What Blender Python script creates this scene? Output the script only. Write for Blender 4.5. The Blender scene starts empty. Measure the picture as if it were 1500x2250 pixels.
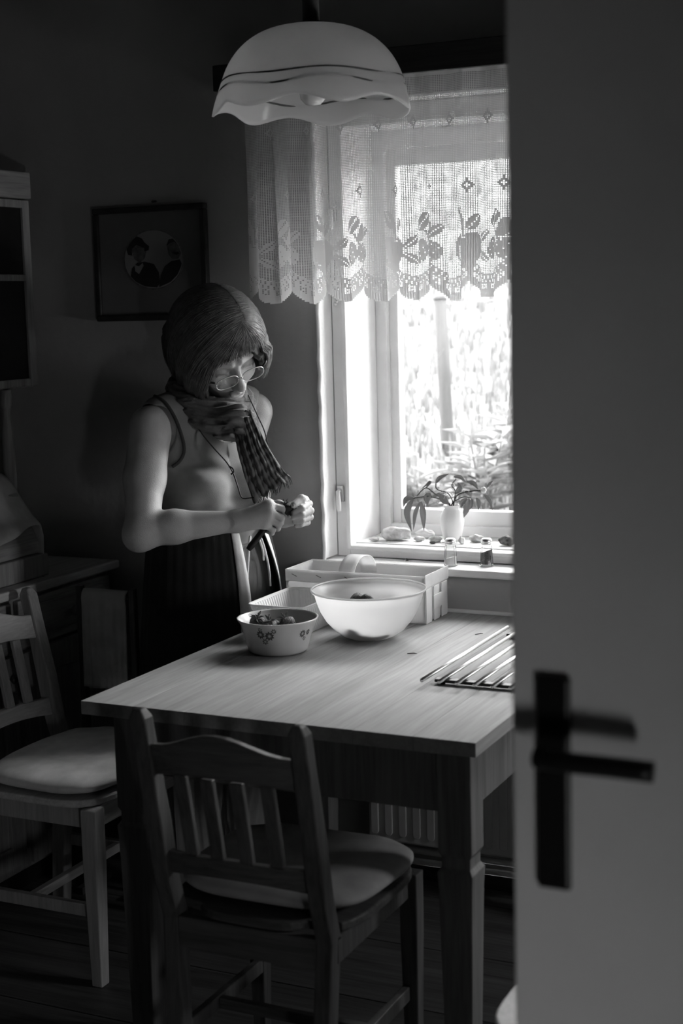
import bpy, math, random
import numpy as np
from mathutils import Vector, Matrix
random.seed(7); rng = np.random.default_rng(7)
SC = bpy.context.scene
COL = SC.collection
PI = math.pi

# ------------------------------------------------------------------ camera
F_PX = 3308.0                                   # focal length in pixels of the 1500x2250 frame
TH, PH, RO = math.radians(25.5), math.radians(7.87), math.radians(-1.478)
CAM = np.array([0.0, 0.0, 1.55])
FW = np.array([-math.sin(TH)*math.cos(PH), math.cos(TH)*math.cos(PH), -math.sin(PH)])
_r = np.array([math.cos(TH), math.sin(TH), 0.0]); _u = np.cross(_r, FW)
RT = _r*math.cos(RO) + _u*math.sin(RO)
UP = -_r*math.sin(RO) + _u*math.cos(RO)
cd = bpy.data.cameras.new('camera'); cam = bpy.data.objects.new('camera', cd); COL.objects.link(cam)
cd.sensor_fit = 'VERTICAL'; cd.sensor_height = 36.0; cd.lens = F_PX/2250*36.0
cd.clip_start = 0.05; cd.clip_end = 200
m = Matrix.Identity(4)
for i in range(3):
    m[i][0], m[i][1], m[i][2], m[i][3] = RT[i], UP[i], -FW[i], CAM[i]
cam.matrix_world = m
cd.dof.use_dof = True; cd.dof.focus_distance = 3.70; cd.dof.aperture_fstop = 3.6
SC.camera = cam

# ------------------------------------------------------------------ light
SKY = 18.0
w = bpy.data.worlds.new('overcast_sky'); SC.world = w; w.use_nodes = True
w.node_tree.nodes['Background'].inputs[0].default_value = (1, 1, 1, 1)
w.node_tree.nodes['Background'].inputs[1].default_value = SKY
XR_ = 0.36
def portal(name, loc, rot, sx, sy):             # guides sampling through an opening, gives off no light itself
    l = bpy.data.lights.new(name, 'AREA'); l.shape = 'RECTANGLE'; l.size = sx; l.size_y = sy
    l.cycles.is_portal = True
    o = bpy.data.objects.new(name, l); COL.objects.link(o); o.location = loc; o.rotation_euler = rot
portal('window_portal', (-1.035, 4.06, 1.46), (-PI/2, 0, 0), 1.52, 1.24)
portal('corner_window_portal', (.45, 3.10, 1.15), (0, PI/2, 0), 0.32, 0.30)
portal('side_fill_portal', (XR_+.09, 0.36, 0.51), (0, PI/2, 0), 0.30, 0.28)  # guides rays through the added fill opening by the door
VS = SC.view_settings
VS.view_transform = 'Standard'; VS.look = 'None'; VS.gamma = 1.0; VS.use_curve_mapping = False
VS.exposure = 0.8

def at(px, py, d):                              # point seen at a pixel of the photograph, d metres deep
    return CAM + (FW + RT*(px-750)/F_PX - UP*(py-1125)/F_PX)*d
def on(px, py, ax, v):
    r = FW + RT*(px-750)/F_PX - UP*(py-1125)/F_PX
    return CAM + r*((v-CAM[ax])/r[ax])

# ------------------------------------------------------------------ materials
MATS = {}
def _mat(name):
    mt = bpy.data.materials.new(name); mt.use_nodes = True; MATS[name] = mt
    return mt, mt.node_tree.nodes, mt.node_tree.links, mt.node_tree.nodes['Principled BSDF']
def g(v): return (v, v, v, 1)
def plain(name, v, rough=.6, var=.12, scale=12, bump=0.0, bscale=80, spec=.4, metal=0.0):
    mt, N, L, b = _mat(name)
    b.inputs['Roughness'].default_value = rough; b.inputs['Metallic'].default_value = metal
    b.inputs['Specular IOR Level'].default_value = spec
    tc = N.new('ShaderNodeTexCoord'); n = N.new('ShaderNodeTexNoise'); n.inputs['Scale'].default_value = scale
    n.inputs['Detail'].default_value = 6
    cr = N.new('ShaderNodeValToRGB'); cr.color_ramp.elements[0].position = .3; cr.color_ramp.elements[1].position = .7
    cr.color_ramp.elements[0].color = g(v*(1-var)); cr.color_ramp.elements[1].color = g(min(1, v*(1+var)))
    L.new(tc.outputs['Object'], n.inputs['Vector']); L.new(n.outputs['Fac'], cr.inputs['Fac']); L.new(cr.outputs[0], b.inputs['Base Color'])
    if bump:
        n2 = N.new('ShaderNodeTexNoise'); n2.inputs['Scale'].default_value = bscale; n2.inputs['Detail'].default_value = 4
        bp = N.new('ShaderNodeBump'); bp.inputs['Strength'].default_value = bump; bp.inputs['Distance'].default_value = .004
        L.new(tc.outputs['Object'], n2.inputs['Vector']); L.new(n2.outputs['Fac'], bp.inputs['Height']); L.new(bp.outputs[0], b.inputs['Normal'])
    return mt
def wood(name, v1, v2, axis='Y', rough=.45, scale=26, bump=.15):
    mt, N, L, b = _mat(name)
    b.inputs['Roughness'].default_value = rough; b.inputs['Specular IOR Level'].default_value = .22
    tc = N.new('ShaderNodeTexCoord'); mp = N.new('ShaderNodeMapping'); oi = N.new('ShaderNodeObjectInfo')
    s = {'X': (.06, 1, 1), 'Y': (1, .06, 1), 'Z': (1, 1, .06)}[axis]
    mp.inputs['Scale'].default_value = [scale*a for a in s]
    ml = N.new('ShaderNodeMath'); ml.operation = 'MULTIPLY'; ml.inputs[1].default_value = 40
    L.new(oi.outputs['Random'], ml.inputs[0]); L.new(ml.outputs[0], mp.inputs['Location'])
    L.new(tc.outputs['Object'], mp.inputs['Vector'])
    n = N.new('ShaderNodeTexNoise'); n.inputs['Scale'].default_value = 1; n.inputs['Detail'].default_value = 8; n.inputs['Distortion'].default_value = 1.2
    wv = N.new('ShaderNodeTexNoise'); wv.inputs['Scale'].default_value = 6; wv.inputs['Detail'].default_value = 3
    L.new(mp.outputs[0], n.inputs['Vector']); L.new(mp.outputs[0], wv.inputs['Vector'])
    mx = N.new('ShaderNodeMath'); mx.operation = 'MULTIPLY_ADD'; mx.inputs[1].default_value = .4
    L.new(wv.outputs['Fac'], mx.inputs[0]); 
    m2 = N.new('ShaderNodeMath'); m2.operation = 'MULTIPLY'; m2.inputs[1].default_value = .6
    L.new(n.outputs['Fac'], m2.inputs[0]); L.new(m2.outputs[0], mx.inputs[2])
    cr = N.new('ShaderNodeValToRGB'); cr.color_ramp.elements[0].position = .36; cr.color_ramp.elements[1].position = .64
    cr.color_ramp.elements[0].color = g(v1); cr.color_ramp.elements[1].color = g(v2)
    if name == 'pine_table': b.inputs['Specular IOR Level'].default_value = .06
    L.new(mx.outputs[0], cr.inputs['Fac']); L.new(cr.outputs[0], b.inputs['Base Color'])
    bp = N.new('ShaderNodeBump'); bp.inputs['Strength'].default_value = bump; bp.inputs['Distance'].default_value = .002
    L.new(mx.outputs[0], bp.inputs['Height']); L.new(bp.outputs[0], b.inputs['Normal'])
    return mt
def cloth(name, v, weave=900, bump=.35, rough=.9, transl=0.0, var=.15):
    mt, N, L, b = _mat(name)
    b.inputs['Roughness'].default_value = rough; b.inputs['Specular IOR Level'].default_value = .15
    b.inputs['Sheen Weight'].default_value = .08
    tc = N.new('ShaderNodeTexCoord'); n = N.new('ShaderNodeTexNoise'); n.inputs['Scale'].default_value = 18; n.inputs['Detail'].default_value = 5
    cr = N.new('ShaderNodeValToRGB'); cr.color_ramp.elements[0].position = .3; cr.color_ramp.elements[1].position = .7
    cr.color_ramp.elements[0].color = g(v*(1-var)); cr.color_ramp.elements[1].color = g(min(1, v*(1+var)))
    L.new(tc.outputs['Object'], n.inputs['Vector']); L.new(n.outputs['Fac'], cr.inputs['Fac']); L.new(cr.outputs[0], b.inputs['Base Color'])
    n2 = N.new('ShaderNodeTexNoise'); n2.inputs['Scale'].default_value = weave; n2.inputs['Detail'].default_value = 2
    bp = N.new('ShaderNodeBump'); bp.inputs['Strength'].default_value = bump; bp.inputs['Distance'].default_value = .001
    L.new(tc.outputs['Object'], n2.inputs['Vector']); L.new(n2.outputs['Fac'], bp.inputs['Height']); L.new(bp.outputs[0], b.inputs['Normal'])
    if transl:
        t = N.new('ShaderNodeBsdfTranslucent'); t.inputs[0].default_value = g(v)
        mx = N.new('ShaderNodeMixShader'); mx.inputs[0].default_value = transl
        L.new(b.outputs[0], mx.inputs[1]); L.new(t.outputs[0], mx.inputs[2]); L.new(mx.outputs[0], N['Material Output'].inputs[0])
    return mt
def glass(name, rough=0.0, v=1.0, thin=False):
    mt, N, L, b = _mat(name)
    if thin:                                     # a pane: mostly clear, slightly reflecting
        t = N.new('ShaderNodeBsdfTransparent'); gl = N.new('ShaderNodeBsdfGlossy'); gl.inputs['Roughness'].default_value = .02
        t.inputs[0].default_value = g(v)
        fr = N.new('ShaderNodeFresnel'); fr.inputs[0].default_value = 1.3
        mx = N.new('ShaderNodeMixShader'); L.new(fr.outputs[0], mx.inputs[0]); L.new(t.outputs[0], mx.inputs[1]); L.new(gl.outputs[0], mx.inputs[2])
        L.new(mx.outputs[0], N['Material Output'].inputs[0])
    else:
        b.inputs['Base Color'].default_value = g(v); b.inputs['Transmission Weight'].default_value = 1; b.inputs['Roughness'].default_value = rough; b.inputs['IOR'].default_value = 1.45
    return mt
def translucent(name, v, tr, clear=0.0, rough=.35):
    mt, N, L, b = _mat(name)
    b.inputs['Base Color'].default_value = g(v); b.inputs['Roughness'].default_value = rough
    t = N.new('ShaderNodeBsdfTranslucent'); t.inputs[0].default_value = g(v)
    mx = N.new('ShaderNodeMixShader'); mx.inputs[0].default_value = tr
    L.new(b.outputs[0], mx.inputs[1]); L.new(t.outputs[0], mx.inputs[2]); out = mx
    if clear:
        tp = N.new('ShaderNodeBsdfTransparent'); m3 = N.new('ShaderNodeMixShader'); m3.inputs[0].default_value = clear
        L.new(mx.outputs[0], m3.inputs[1]); L.new(tp.outputs[0], m3.inputs[2]); out = m3
    L.new(out.outputs[0], N['Material Output'].inputs[0])
    return mt
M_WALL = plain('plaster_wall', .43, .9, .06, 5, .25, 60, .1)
M_WALL2 = plain('low_bounce_wall', .09, .9, .06, 5, .25, 60, .1)  # walls out of view, darkened to cut bounced light
M_REVEAL = plain('whitewash', .86, .7, .04, 9, .3, 40, .2)
M_CEIL = plain('ceiling_paint', .08, .9, .05)  # unseen ceiling, darkened to cut bounced light
M_WPAINT = plain('white_gloss_paint', .92, .35, .05, 10, .1, 30, .4)
M_FLOOR = wood('floor_boards', .05, .13, 'X', .5, 18)
M_DOOR = plain('door_paint', .90, .45, .03, 6, .06, 20, .3)
M_BLACK = plain('black_handle', .012, .4, .1, 20)
M_TABLE = wood('pine_table', .23, .33, 'Y', .62, 22, .10)
M_TLEG = wood('table_leg_pine', .10, .18, 'Z', .4, 24)
M_CHAIR = wood('chair_oak', .06, .12, 'Z', .38, 30)
M_CHAIRX = wood('chair_oak_rail', .06, .12, 'X', .38, 30)
M_LCHAIR = wood('pale_chair_pine', .33, .50, 'Z', .45, 34)  # upright parts darkened, shade on the legs put into the wood
M_LCHAIRX = wood('pale_chair_pine_rail', .48, .70, 'X', .45, 34)  # rails of the same pine kept paler, window light put into the tone
M_CUSH = cloth('cushion_linen_shaded', .36, 500, .3)  # cushion linen darkened for the shaded front chair
M_CUSHW = cloth('cushion_linen_lit', .85, 500, .3)  # same linen lightened, window light on the left cushion put into it
M_DRESS = wood('dresser_pine', .22, .40, 'Z', .5, 24)
M_WTOP = wood('worktop_pine_lit', .45, .7, 'Y', .5, 26)  # dresser pine lightened on the worktop in place of window light
M_DRESSX = wood('dresser_pine_edge', .22, .42, 'Y', .5, 26)
M_DARKW = wood('dark_stained_wood', .018, .035, 'X', .45, 30)
M_DARKP = plain('dark_cabinet_panel', .02, .3, .2)
M_GOLD = plain('dull_frame', .035, .4, .3, 30)
M_LACE = translucent('lace_thread', .74, .42, 0, .9)
M_LAMP = translucent('opal_glass', .95, .55, 0, .25)
M_METAL = plain('polished_steel', .75, .32, .05, 10, 0, 10, .5, 1.0)
M_CHIP = wood('poplar_chip', .78, .9, 'X', .6, 16, .2)
M_CHIPZ = wood('poplar_chip_upright', .76, .88, 'Z', .6, 16, .2)
for _m in (M_CHIP, M_CHIPZ):
    _N, _L = _m.node_tree.nodes, _m.node_tree.links; _t = _N.new('ShaderNodeBsdfTranslucent'); _t.inputs[0].default_value = g(.8)
    _x = _N.new('ShaderNodeMixShader'); _x.inputs[0].default_value = .5
    _L.new(_N['Principled BSDF'].outputs[0], _x.inputs[1]); _L.new(_t.outputs[0], _x.inputs[2]); _L.new(_x.outputs[0], _N['Material Output'].inputs[0])
M_PUN = translucent('punnet_card', .80, .25, 0, .6)
M_PLAST = translucent('frosted_plastic', .60, .62, .16, .35)
M_ENAM = plain('glazed_ceramic', .62, .18, .04, 8, 0, 10, .5)
M_BERRY = plain('strawberry_flesh', .05, .5, .5, 260, 1.0, 420, .4)
M_LEAF = cloth('leaf', .30, 60, .3, .5, .3, .3)
M_LEAFD = cloth('calyx_leaf', .07, 60, .3, .6, .2, .3)
M_STONE = plain('granite_stone', .58, .85, .35, 60, .6, 120, .2)
M_STONEW = plain('pale_pebble', .72, .7, .12, 40, .3, 80, .2)
M_STONED = plain('speckled_stone', .16, .8, .7, 120, .5, 160, .2)
M_VASE = plain('white_stoneware', .85, .3, .03)
M_SKIN = plain('skin', .50, .5, .08, 30, .22, 420, .35)
M_NAIL = plain('fingernail', .62, .25, .04)
M_HAIR = plain('grey_blond_hair', .13, .42, .35, 60, 0, 10, .5)
M_HAIRC = plain('hair_under', .07, .6, .3, 60)
M_KNIT = cloth('ribbed_knit_top', .25, 700, .5)
M_TRIMD = cloth('shade_dark_binding', .05, 700, .3)
M_SKIRT = cloth('dark_wrap', .022, 600, .4)
M_TROUS = cloth('ribbed_trousers', .30, 500, .4)
M_EDGE = cloth('pale_trim', .75, 500, .3)
M_SCARF = cloth('crinkled_scarf', .17, 260, .9, .95, .15, .35)
M_CORD = plain('dark_cord', .04, .6)
M_TOWEL = cloth('linen_towel', .60, 400, .5)
M_GLASS = glass('clear_glass')
M_PANE = glass('window_pane', thin=True, v=.97)
M_LENS = glass('spectacle_lens', thin=True, v=.98)
M_SALT = plain('salt', .85, .9, .05)
M_PEPPER = plain('pepper', .16, .9, .5, 400)
M_PAPER = plain('mount_card', .17, .8, .08)
M_PHOTO = plain('photo_ground', .32, .6, .08)
M_PDARK = plain('photo_dark_tone', .03, .6, .3)
M_PMID = plain('photo_mid_tone', .15, .6, .4, 60)
M_GRASS = cloth('meadow_grass', .085, 40, .3, .8, .35, .4)
M_GROUND = plain('meadow_ground', .082, .95, .4, 6, .6, 30, .1)
M_WEED = cloth('weed_leaf', .10, 60, .3, .7, .3, .4)
M_POST = wood('weathered_post', .024, .036, 'Z', .9, 20)
M_RAD = plain('radiator_enamel', .62, .35, .04)
M_SOCK = plain('lamp_socket', .015, .5)
M_STAPLE = plain('staple', .05, .4)
M_BULB = plain('bulb_glass', .85, .15, .02, 10, 0, 10, .8)
M_SHOE = plain('dark_shoe', .02, .5)
M_PRINT = plain('flower_print', .10, .35, .3, 200)

# ------------------------------------------------------------------ mesh helpers
def setp(o, label=None, cat=None, group=None, kind=None):
    if label: o['label'] = label
    if cat: o['category'] = cat
    if group: o['group'] = group
    if kind: o['kind'] = kind
    return o
def empty(name, loc=(0, 0, 0), **k):
    o = bpy.data.objects.new(name, None); COL.objects.link(o); o.location = loc; o.empty_display_size = .05
    return setp(o, **k)
def np_obj(name, V, Q, mat, parent=None, smooth=True, **k):
    V = np.asarray(V, np.float32).reshape(-1, 3)
    me = bpy.data.meshes.new(name)
    if isinstance(Q, np.ndarray):
        n = Q.shape[1]; me.vertices.add(len(V)); me.vertices.foreach_set('co', V.ravel())
        me.loops.add(Q.size); me.loops.foreach_set('vertex_index', Q.astype(np.int32).ravel())
        me.polygons.add(len(Q)); me.polygons.foreach_set('loop_start', np.arange(0, Q.size, n, dtype=np.int32))
        me.update(calc_edges=True); me.validate()
    else:
        me.from_pydata(V.tolist(), [], Q); me.update()
    if smooth: me.polygons.foreach_set('use_smooth', [True]*len(me.polygons))
    me.materials.append(mat)
    o = bpy.data.objects.new(name, me); COL.objects.link(o)
    if parent is not None:
        o.parent = parent; o.matrix_parent_inverse = Matrix.Translation(parent.location).inverted() if parent.type == 'EMPTY' and parent.parent is None else Matrix.Identity(4)
    return setp(o, **k)
class MB:
    def __init__(s): s.v = []; s.f = []
    def add(s, V, Fc):
        b = len(s.v); s.v += [tuple(map(float, p)) for p in V]; s.f += [[b+i for i in q] for q in Fc]; return s
    def box(s, x0, x1, y0, y1, z0, z1, T=None):
        V = [(x, y, z) for x in (x0, x1) for y in (y0, y1) for z in (z0, z1)]
        if T is not None: V = [tuple(T @ Vector(p)) for p in V]
        return s.add(V, [[0, 1, 3, 2], [4, 6, 7, 5], [0, 4, 5, 1], [2, 3, 7, 6], [0, 2, 6, 4], [1, 5, 7, 3]])
    def loft(s, rings, cap=True, close=True):
        n = len(rings[0]); V = [p for r in rings for p in r]; Fc = []
        for i in range(len(rings)-1):
            for j in range(n if close else n-1):
                k = (j+1) % n; Fc.append([i*n+j, i*n+k, (i+1)*n+k, (i+1)*n+j])
        if cap and close: Fc.append(list(range(n))[::-1]); Fc.append([(len(rings)-1)*n+j for j in range(n)])
        return s.add(V, Fc)
    def tube(s, path, r, n=8, cap=True):
        P = np.array([np.asarray(p, float) for p in path]); m = len(P)
        R = np.full(m, r) if np.isscalar(r) else np.asarray(r, float)
        T = np.gradient(P, axis=0); T /= np.linalg.norm(T, axis=1)[:, None]+1e-12
        a = np.array([0, 0, 1.]) if abs(T[0][2]) < .9 else np.array([1., 0, 0]); rings = []
        for i in range(m):
            a = a - T[i]*(a@T[i]); a /= np.linalg.norm(a)+1e-12; b = np.cross(T[i], a)
            rings.append([P[i]+R[i]*(math.cos(q)*a+math.sin(q)*b) for q in np.linspace(0, 2*PI, n, endpoint=False)])
        return s.loft(rings, cap)
    def lathe(s, prof, n=32, c=(0, 0, 0), wob=None):
        rings = []
        for r, z in prof:
            rings.append([(c[0]+r*(1 if wob is None else wob(q, r, z))*math.cos(q), c[1]+r*(1 if wob is None else wob(q, r, z))*math.sin(q), c[2]+z) for q in np.linspace(0, 2*PI, n, endpoint=False)])
        return s.loft(rings)
    def grid(s, fn, nu, nv, cu=False):
        V = [fn(i/(nu if cu else nu-1), j/(nv-1)) for i in range(nu) for j in range(nv)]; Fc = []
        for i in range(nu if cu else nu-1):
            for j in range(nv-1):
                k = (i+1) % nu; Fc.append([i*nv+j, k*nv+j, k*nv+j+1, i*nv+j+1])
        return s.add(V, Fc)
    def poly(s, pts, T0, T1):                    # polygon between two offsets (list of 3D points plus vector)
        n = len(pts); a = [np.asarray(p, float)+T0 for p in pts]; b = [np.asarray(p, float)+T1 for p in pts]
        return s.add(a+b, [list(range(n))[::-1], [n+i for i in range(n)]]+[[i, (i+1) % n, n+(i+1) % n, n+i] for i in range(n)])
    def build(s, name, mat, parent=None, smooth=False, bevel=0, solid=0, sub=0, **k):
        o = np_obj(name, s.v, s.f, mat, parent, smooth, **k)
        import bmesh as _b
        bm = _b.new(); bm.from_mesh(o.data); _b.ops.recalc_face_normals(bm, faces=bm.faces[:]); bm.to_mesh(o.data); bm.free()
        if solid:
            q = o.modifiers.new('solid', 'SOLIDIFY'); q.thickness = solid; q.offset = 0
        if bevel:
            q = o.modifiers.new('bevel', 'BEVEL'); q.width = bevel; q.segments = 2; q.limit_method = 'ANGLE'
        if sub:
            q = o.modifiers.new('sub', 'SUBSURF'); q.levels = sub; q.render_levels = sub
        return o
def spline(pts, n):                              # Catmull-Rom through points
    P = np.array([np.asarray(p, float) for p in pts]); P = np.vstack([2*P[0]-P[1], P, 2*P[-1]-P[-2]]); out = []
    m = len(P)-3
    for t in np.linspace(0, m-1e-6, n):
        i = int(t); u = t-i; a, b, c, d = P[i:i+4]
        out.append(.5*((2*b)+(c-a)*u+(2*a-5*b+4*c-d)*u*u+(3*b-a-3*c+d)*u**3))
    return np.array(out)
def copy_tree(o, parent=None):
    c = o.copy(); COL.objects.link(c)
    if parent is not None: c.parent = parent
    for ch in list(o.children):
        copy_tree(ch, c)
    return c

# ------------------------------------------------------------------ room shell
XL, XR, YB, YN, ZC = -2.95, 0.36, 3.62, -1.0, 2.5
WX0, WX1, WZ0, WZ1 = -1.785, -.285, .84, 2.07     # opening of the window in the back wall
def wall_with_hole(name, y0, y1, hx0, hx1, hz0, hz1, mat):
    b = MB()
    b.box(XL-.2, hx0, y0, y1, -.1, ZC+.1).box(hx1, XR+.2, y0, y1, -.1, ZC+.1)
    b.box(hx0, hx1, y0, y1, -.1, hz0).box(hx0, hx1, y0, y1, hz1, ZC+.1)
    return b.build(name, mat, kind='structure')
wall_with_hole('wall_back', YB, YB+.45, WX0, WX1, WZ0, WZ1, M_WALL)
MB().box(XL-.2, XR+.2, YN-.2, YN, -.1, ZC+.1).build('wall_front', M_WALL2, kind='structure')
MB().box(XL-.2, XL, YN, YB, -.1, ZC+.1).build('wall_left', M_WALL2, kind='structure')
b = MB(); b.box(XR, XR+.08, YN, .22, -.1, ZC+.1).box(XR, XR+.08, .50, 2.95, -.1, ZC+.1).box(XR, XR+.08, .22, .50, -.1, .36).box(XR, XR+.08, .22, .50, .66, ZC+.1)  # small unseen opening added as fill for the door face
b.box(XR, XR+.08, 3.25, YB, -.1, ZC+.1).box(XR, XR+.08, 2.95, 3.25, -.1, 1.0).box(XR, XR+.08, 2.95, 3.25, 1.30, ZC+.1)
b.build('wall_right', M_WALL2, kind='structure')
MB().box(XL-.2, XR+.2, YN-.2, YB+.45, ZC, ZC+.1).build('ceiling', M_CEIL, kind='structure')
fl = empty('floor', kind='structure')
MB().box(XL-.2, XR+.2, YN-.2, YB+.4, -.1, -.021).build('subfloor', M_DARKP, fl)
y = YN
bw = .30
k = 0
y0s = 2.905-bw*13
for k in range(18):
    a = max(YN, y0s+k*bw); b_ = min(YB, y0s+(k+1)*bw)
    if b_-a < .02: continue
    MB().box(XL, XR, a+.002, b_-.002, -.02, 0).build('floor_board', M_FLOOR, fl, bevel=.002)
MB().box(XL, XR, YB-.015, YB, 0, .05).build('baseboard_back', M_DARKW, kind='structure', bevel=.003)
MB().box(XL, XL+.015, YN, 2.2, 0, .05).build('baseboard_left', M_DARKW, kind='structure', bevel=.003)

# ------------------------------------------------------------------ window
w2 = empty('window_2', (XR, 3.1, .97), kind='structure')
for a_ in ((2.95, 2.96, 1.0, 1.30), (3.24, 3.25, 1.0, 1.30), (2.96, 3.24, 1.0, 1.01), (2.96, 3.24, 1.29, 1.30)):
    MB().box(XR+.02, XR+.06, a_[0], a_[1], a_[2], a_[3]).build('frame_bar', M_WPAINT, w2)
win = empty('window_1', (-.885, 3.75, .86), kind='structure')
b = MB()                                          # whitewashed plaster lining of the reveal
b.box(WX0, WX0+.006, YB+.001, 3.70, .865, WZ1).box(WX1-.006, WX1, YB+.001, 3.70, .865, WZ1).box(WX0+.006, WX1-.006, YB+.001, 3.70, WZ1-.006, WZ1)
# slightly rounded, uneven plaster edge on the room side
def edge(x): return [(x+.002*math.sin(q*9), YB-.001, z) for q, z in zip(range(30), np.linspace(.862, 2.07, 30))]
b.tube(edge(WX0+.004), .006, 6)
b.build('plaster_reveal', M_REVEAL, win, bevel=.002)
FX0, FX1 = WX0+.006, WX1-.006
IX0, IX1 = -1.742, -.328
def frame(name, x0, x1, z0, z1, w0, y0, y1, mat, par, wb=None, wt=None):
    wb = w0 if wb is None else wb; wt = w0 if wt is None else wt
    MB().box(x0, x0+w0, y0, y1, z0, z1).build(name+'_stile', mat, par, bevel=.003)
    MB().box(x1-w0, x1, y0, y1, z0, z1).build(name+'_stile', mat, par, bevel=.003)
    MB().box(x0+w0, x1-w0, y0, y1, z0, z0+wb).build(name+'_rail', mat, par, bevel=.003)
    MB().box(x0+w0, x1-w0, y0, y1, z1-wt, z1).build(name+'_rail', mat, par, bevel=.003)
frame('inner_frame', FX0, FX1, .862, WZ1-.006, .038, 3.70, 3.745, M_WPAINT, win, .030, .055)
# narrow bead that steps into the box
frame('bead', FX0+.030, FX1-.030, .880, 2.024, .012, 3.694, 3.7005, M_WPAINT, win)
b = MB()                                          # lining boards of the window box
b.box(IX0-.006, IX0, 3.745, 3.93, .893, 2.02).box(IX1, IX1+.006, 3.745, 3.93, .893, 2.02)
b.build('box_lining', M_WPAINT, win)
MB().box(IX0-.03, IX1+.03, 3.745, 3.935, 2.02, 2.04).build('box_head', M_WPAINT, win)
MB().box(IX0, IX1, 3.742, 3.935, .872, .895).build('box_sill', M_WPAINT, win, bevel=.002)
frame('outer_frame', IX0, IX1, .895, 2.02, .034, 3.905, 3.96, M_WPAINT, win, .030, .05)
frame('sash', IX0+.030, IX1-.030, .921, 1.985, .030, 3.925, 3.965, M_WPAINT, win, .045, .06)
XM = (IX0+IX1)/2                                 # mullion in the middle of the window
MB().box(XM-.022, XM+.022, 3.70, 3.745, .892, 2.009).build('inner_mullion', M_WPAINT, win, bevel=.003)
MB().box(XM-.028, XM+.028, 3.92, 3.966, .966, 1.925).build('outer_mullion', M_WPAINT, win, bevel=.003)
for a, c in ((IX0+.055, XM-.026), (XM+.026, IX1-.055)):
    MB().box(a, c, 3.944, 3.948, .96, 1.93).build('pane', M_PANE, win)
b = MB().box(WX0+.0005, WX1-.0005, 3.93, 4.10, .842, .871); b.build('outer_sill', M_WPAINT, win, bevel=.004)
MB().box(WX0-.02, WX1+.02, 3.594, 3.70, .84, .861).build('window_board', M_WPAINT, win, bevel=.006)
# casement latches on the frame
for z in (1.035, 1.79):
    l = MB(); cx = -1.763
    l.box(cx-.009, cx+.009, 3.690, 3.6995, z-.022, z+.022)
    l.build('latch_plate', M_METAL, win, bevel=.002)
    MB().tube([(cx, 3.688, z+.01), (cx, 3.676, z+.008), (cx+.002, 3.674, z-.03), (cx+.003, 3.675, z-.045)], [.005, .006, .008, .006], 8).build('latch_handle', M_WPAINT, win, True)
MB().box(-1.76, -.32, 3.598, 3.6195, .735, .752).build('trim_1', M_WPAINT, kind='structure', bevel=.002)

# ------------------------------------------------------------------ curtain board and lace curtain
cb = empty('curtain_board', (-1.3, 3.56, 2.11), label='dark wooden curtain board above the lace curtain', cat='curtain board')
bx = on(468, 146, 1, 3.44)[0]
MB().box(bx, -.10, 3.435, 3.452, 2.094, 2.158).build('front_board', M_DARKW, cb, bevel=.002)
MB().box(bx, bx+.018, 3.452, 3.619, 2.094, 2.158).build('end_board', M_DARKW, cb, bevel=.002)
MB().box(bx+.018, -.10, 3.452, 3.619, 2.144, 2.158).build('top_board', M_DARKW, cb)
CW = .0040                                        # one mesh of the filet net
ROWS, COLS = 142, 516
S0X = on(537, 300, 1, 3.50)[0]
def curtain_pt(s, v):                             # s cloth length, v drop from the board (arrays)
    ph = 2*PI*s/.118 + .7*np.sin(s*9.3) + 1.9
    dr = v/.57
    A = .006 + .010*dr
    x = S0X + s*.80 + (.003+.007*dr)*np.sin(2*ph+.4)*.8 + .01*dr*np.sin(s*5)
    yy = 3.50 + A*np.sin(ph) + .004*np.sin(s*31+v*7)
    z = 2.110 - v - .004*np.sin(ph*.5)*dr
    return np.stack([x, yy, z], -1)
solid = np.zeros((COLS, ROWS), bool); void = np.zeros((COLS, ROWS), bool); thick = np.zeros((COLS, ROWS), bool)
cc, rr = np.meshgrid(np.arange(COLS), np.arange(ROWS), indexing='ij')
def ell(cx, cy, ax, ay, rot=0):
    dx, dy = cc-cx, rr-cy; c_, s_ = math.cos(rot), math.sin(rot)
    return ((dx*c_+dy*s_)/ax)**2 + ((-dx*s_+dy*c_)/ay)**2 < 1
P_ = 62
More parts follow.
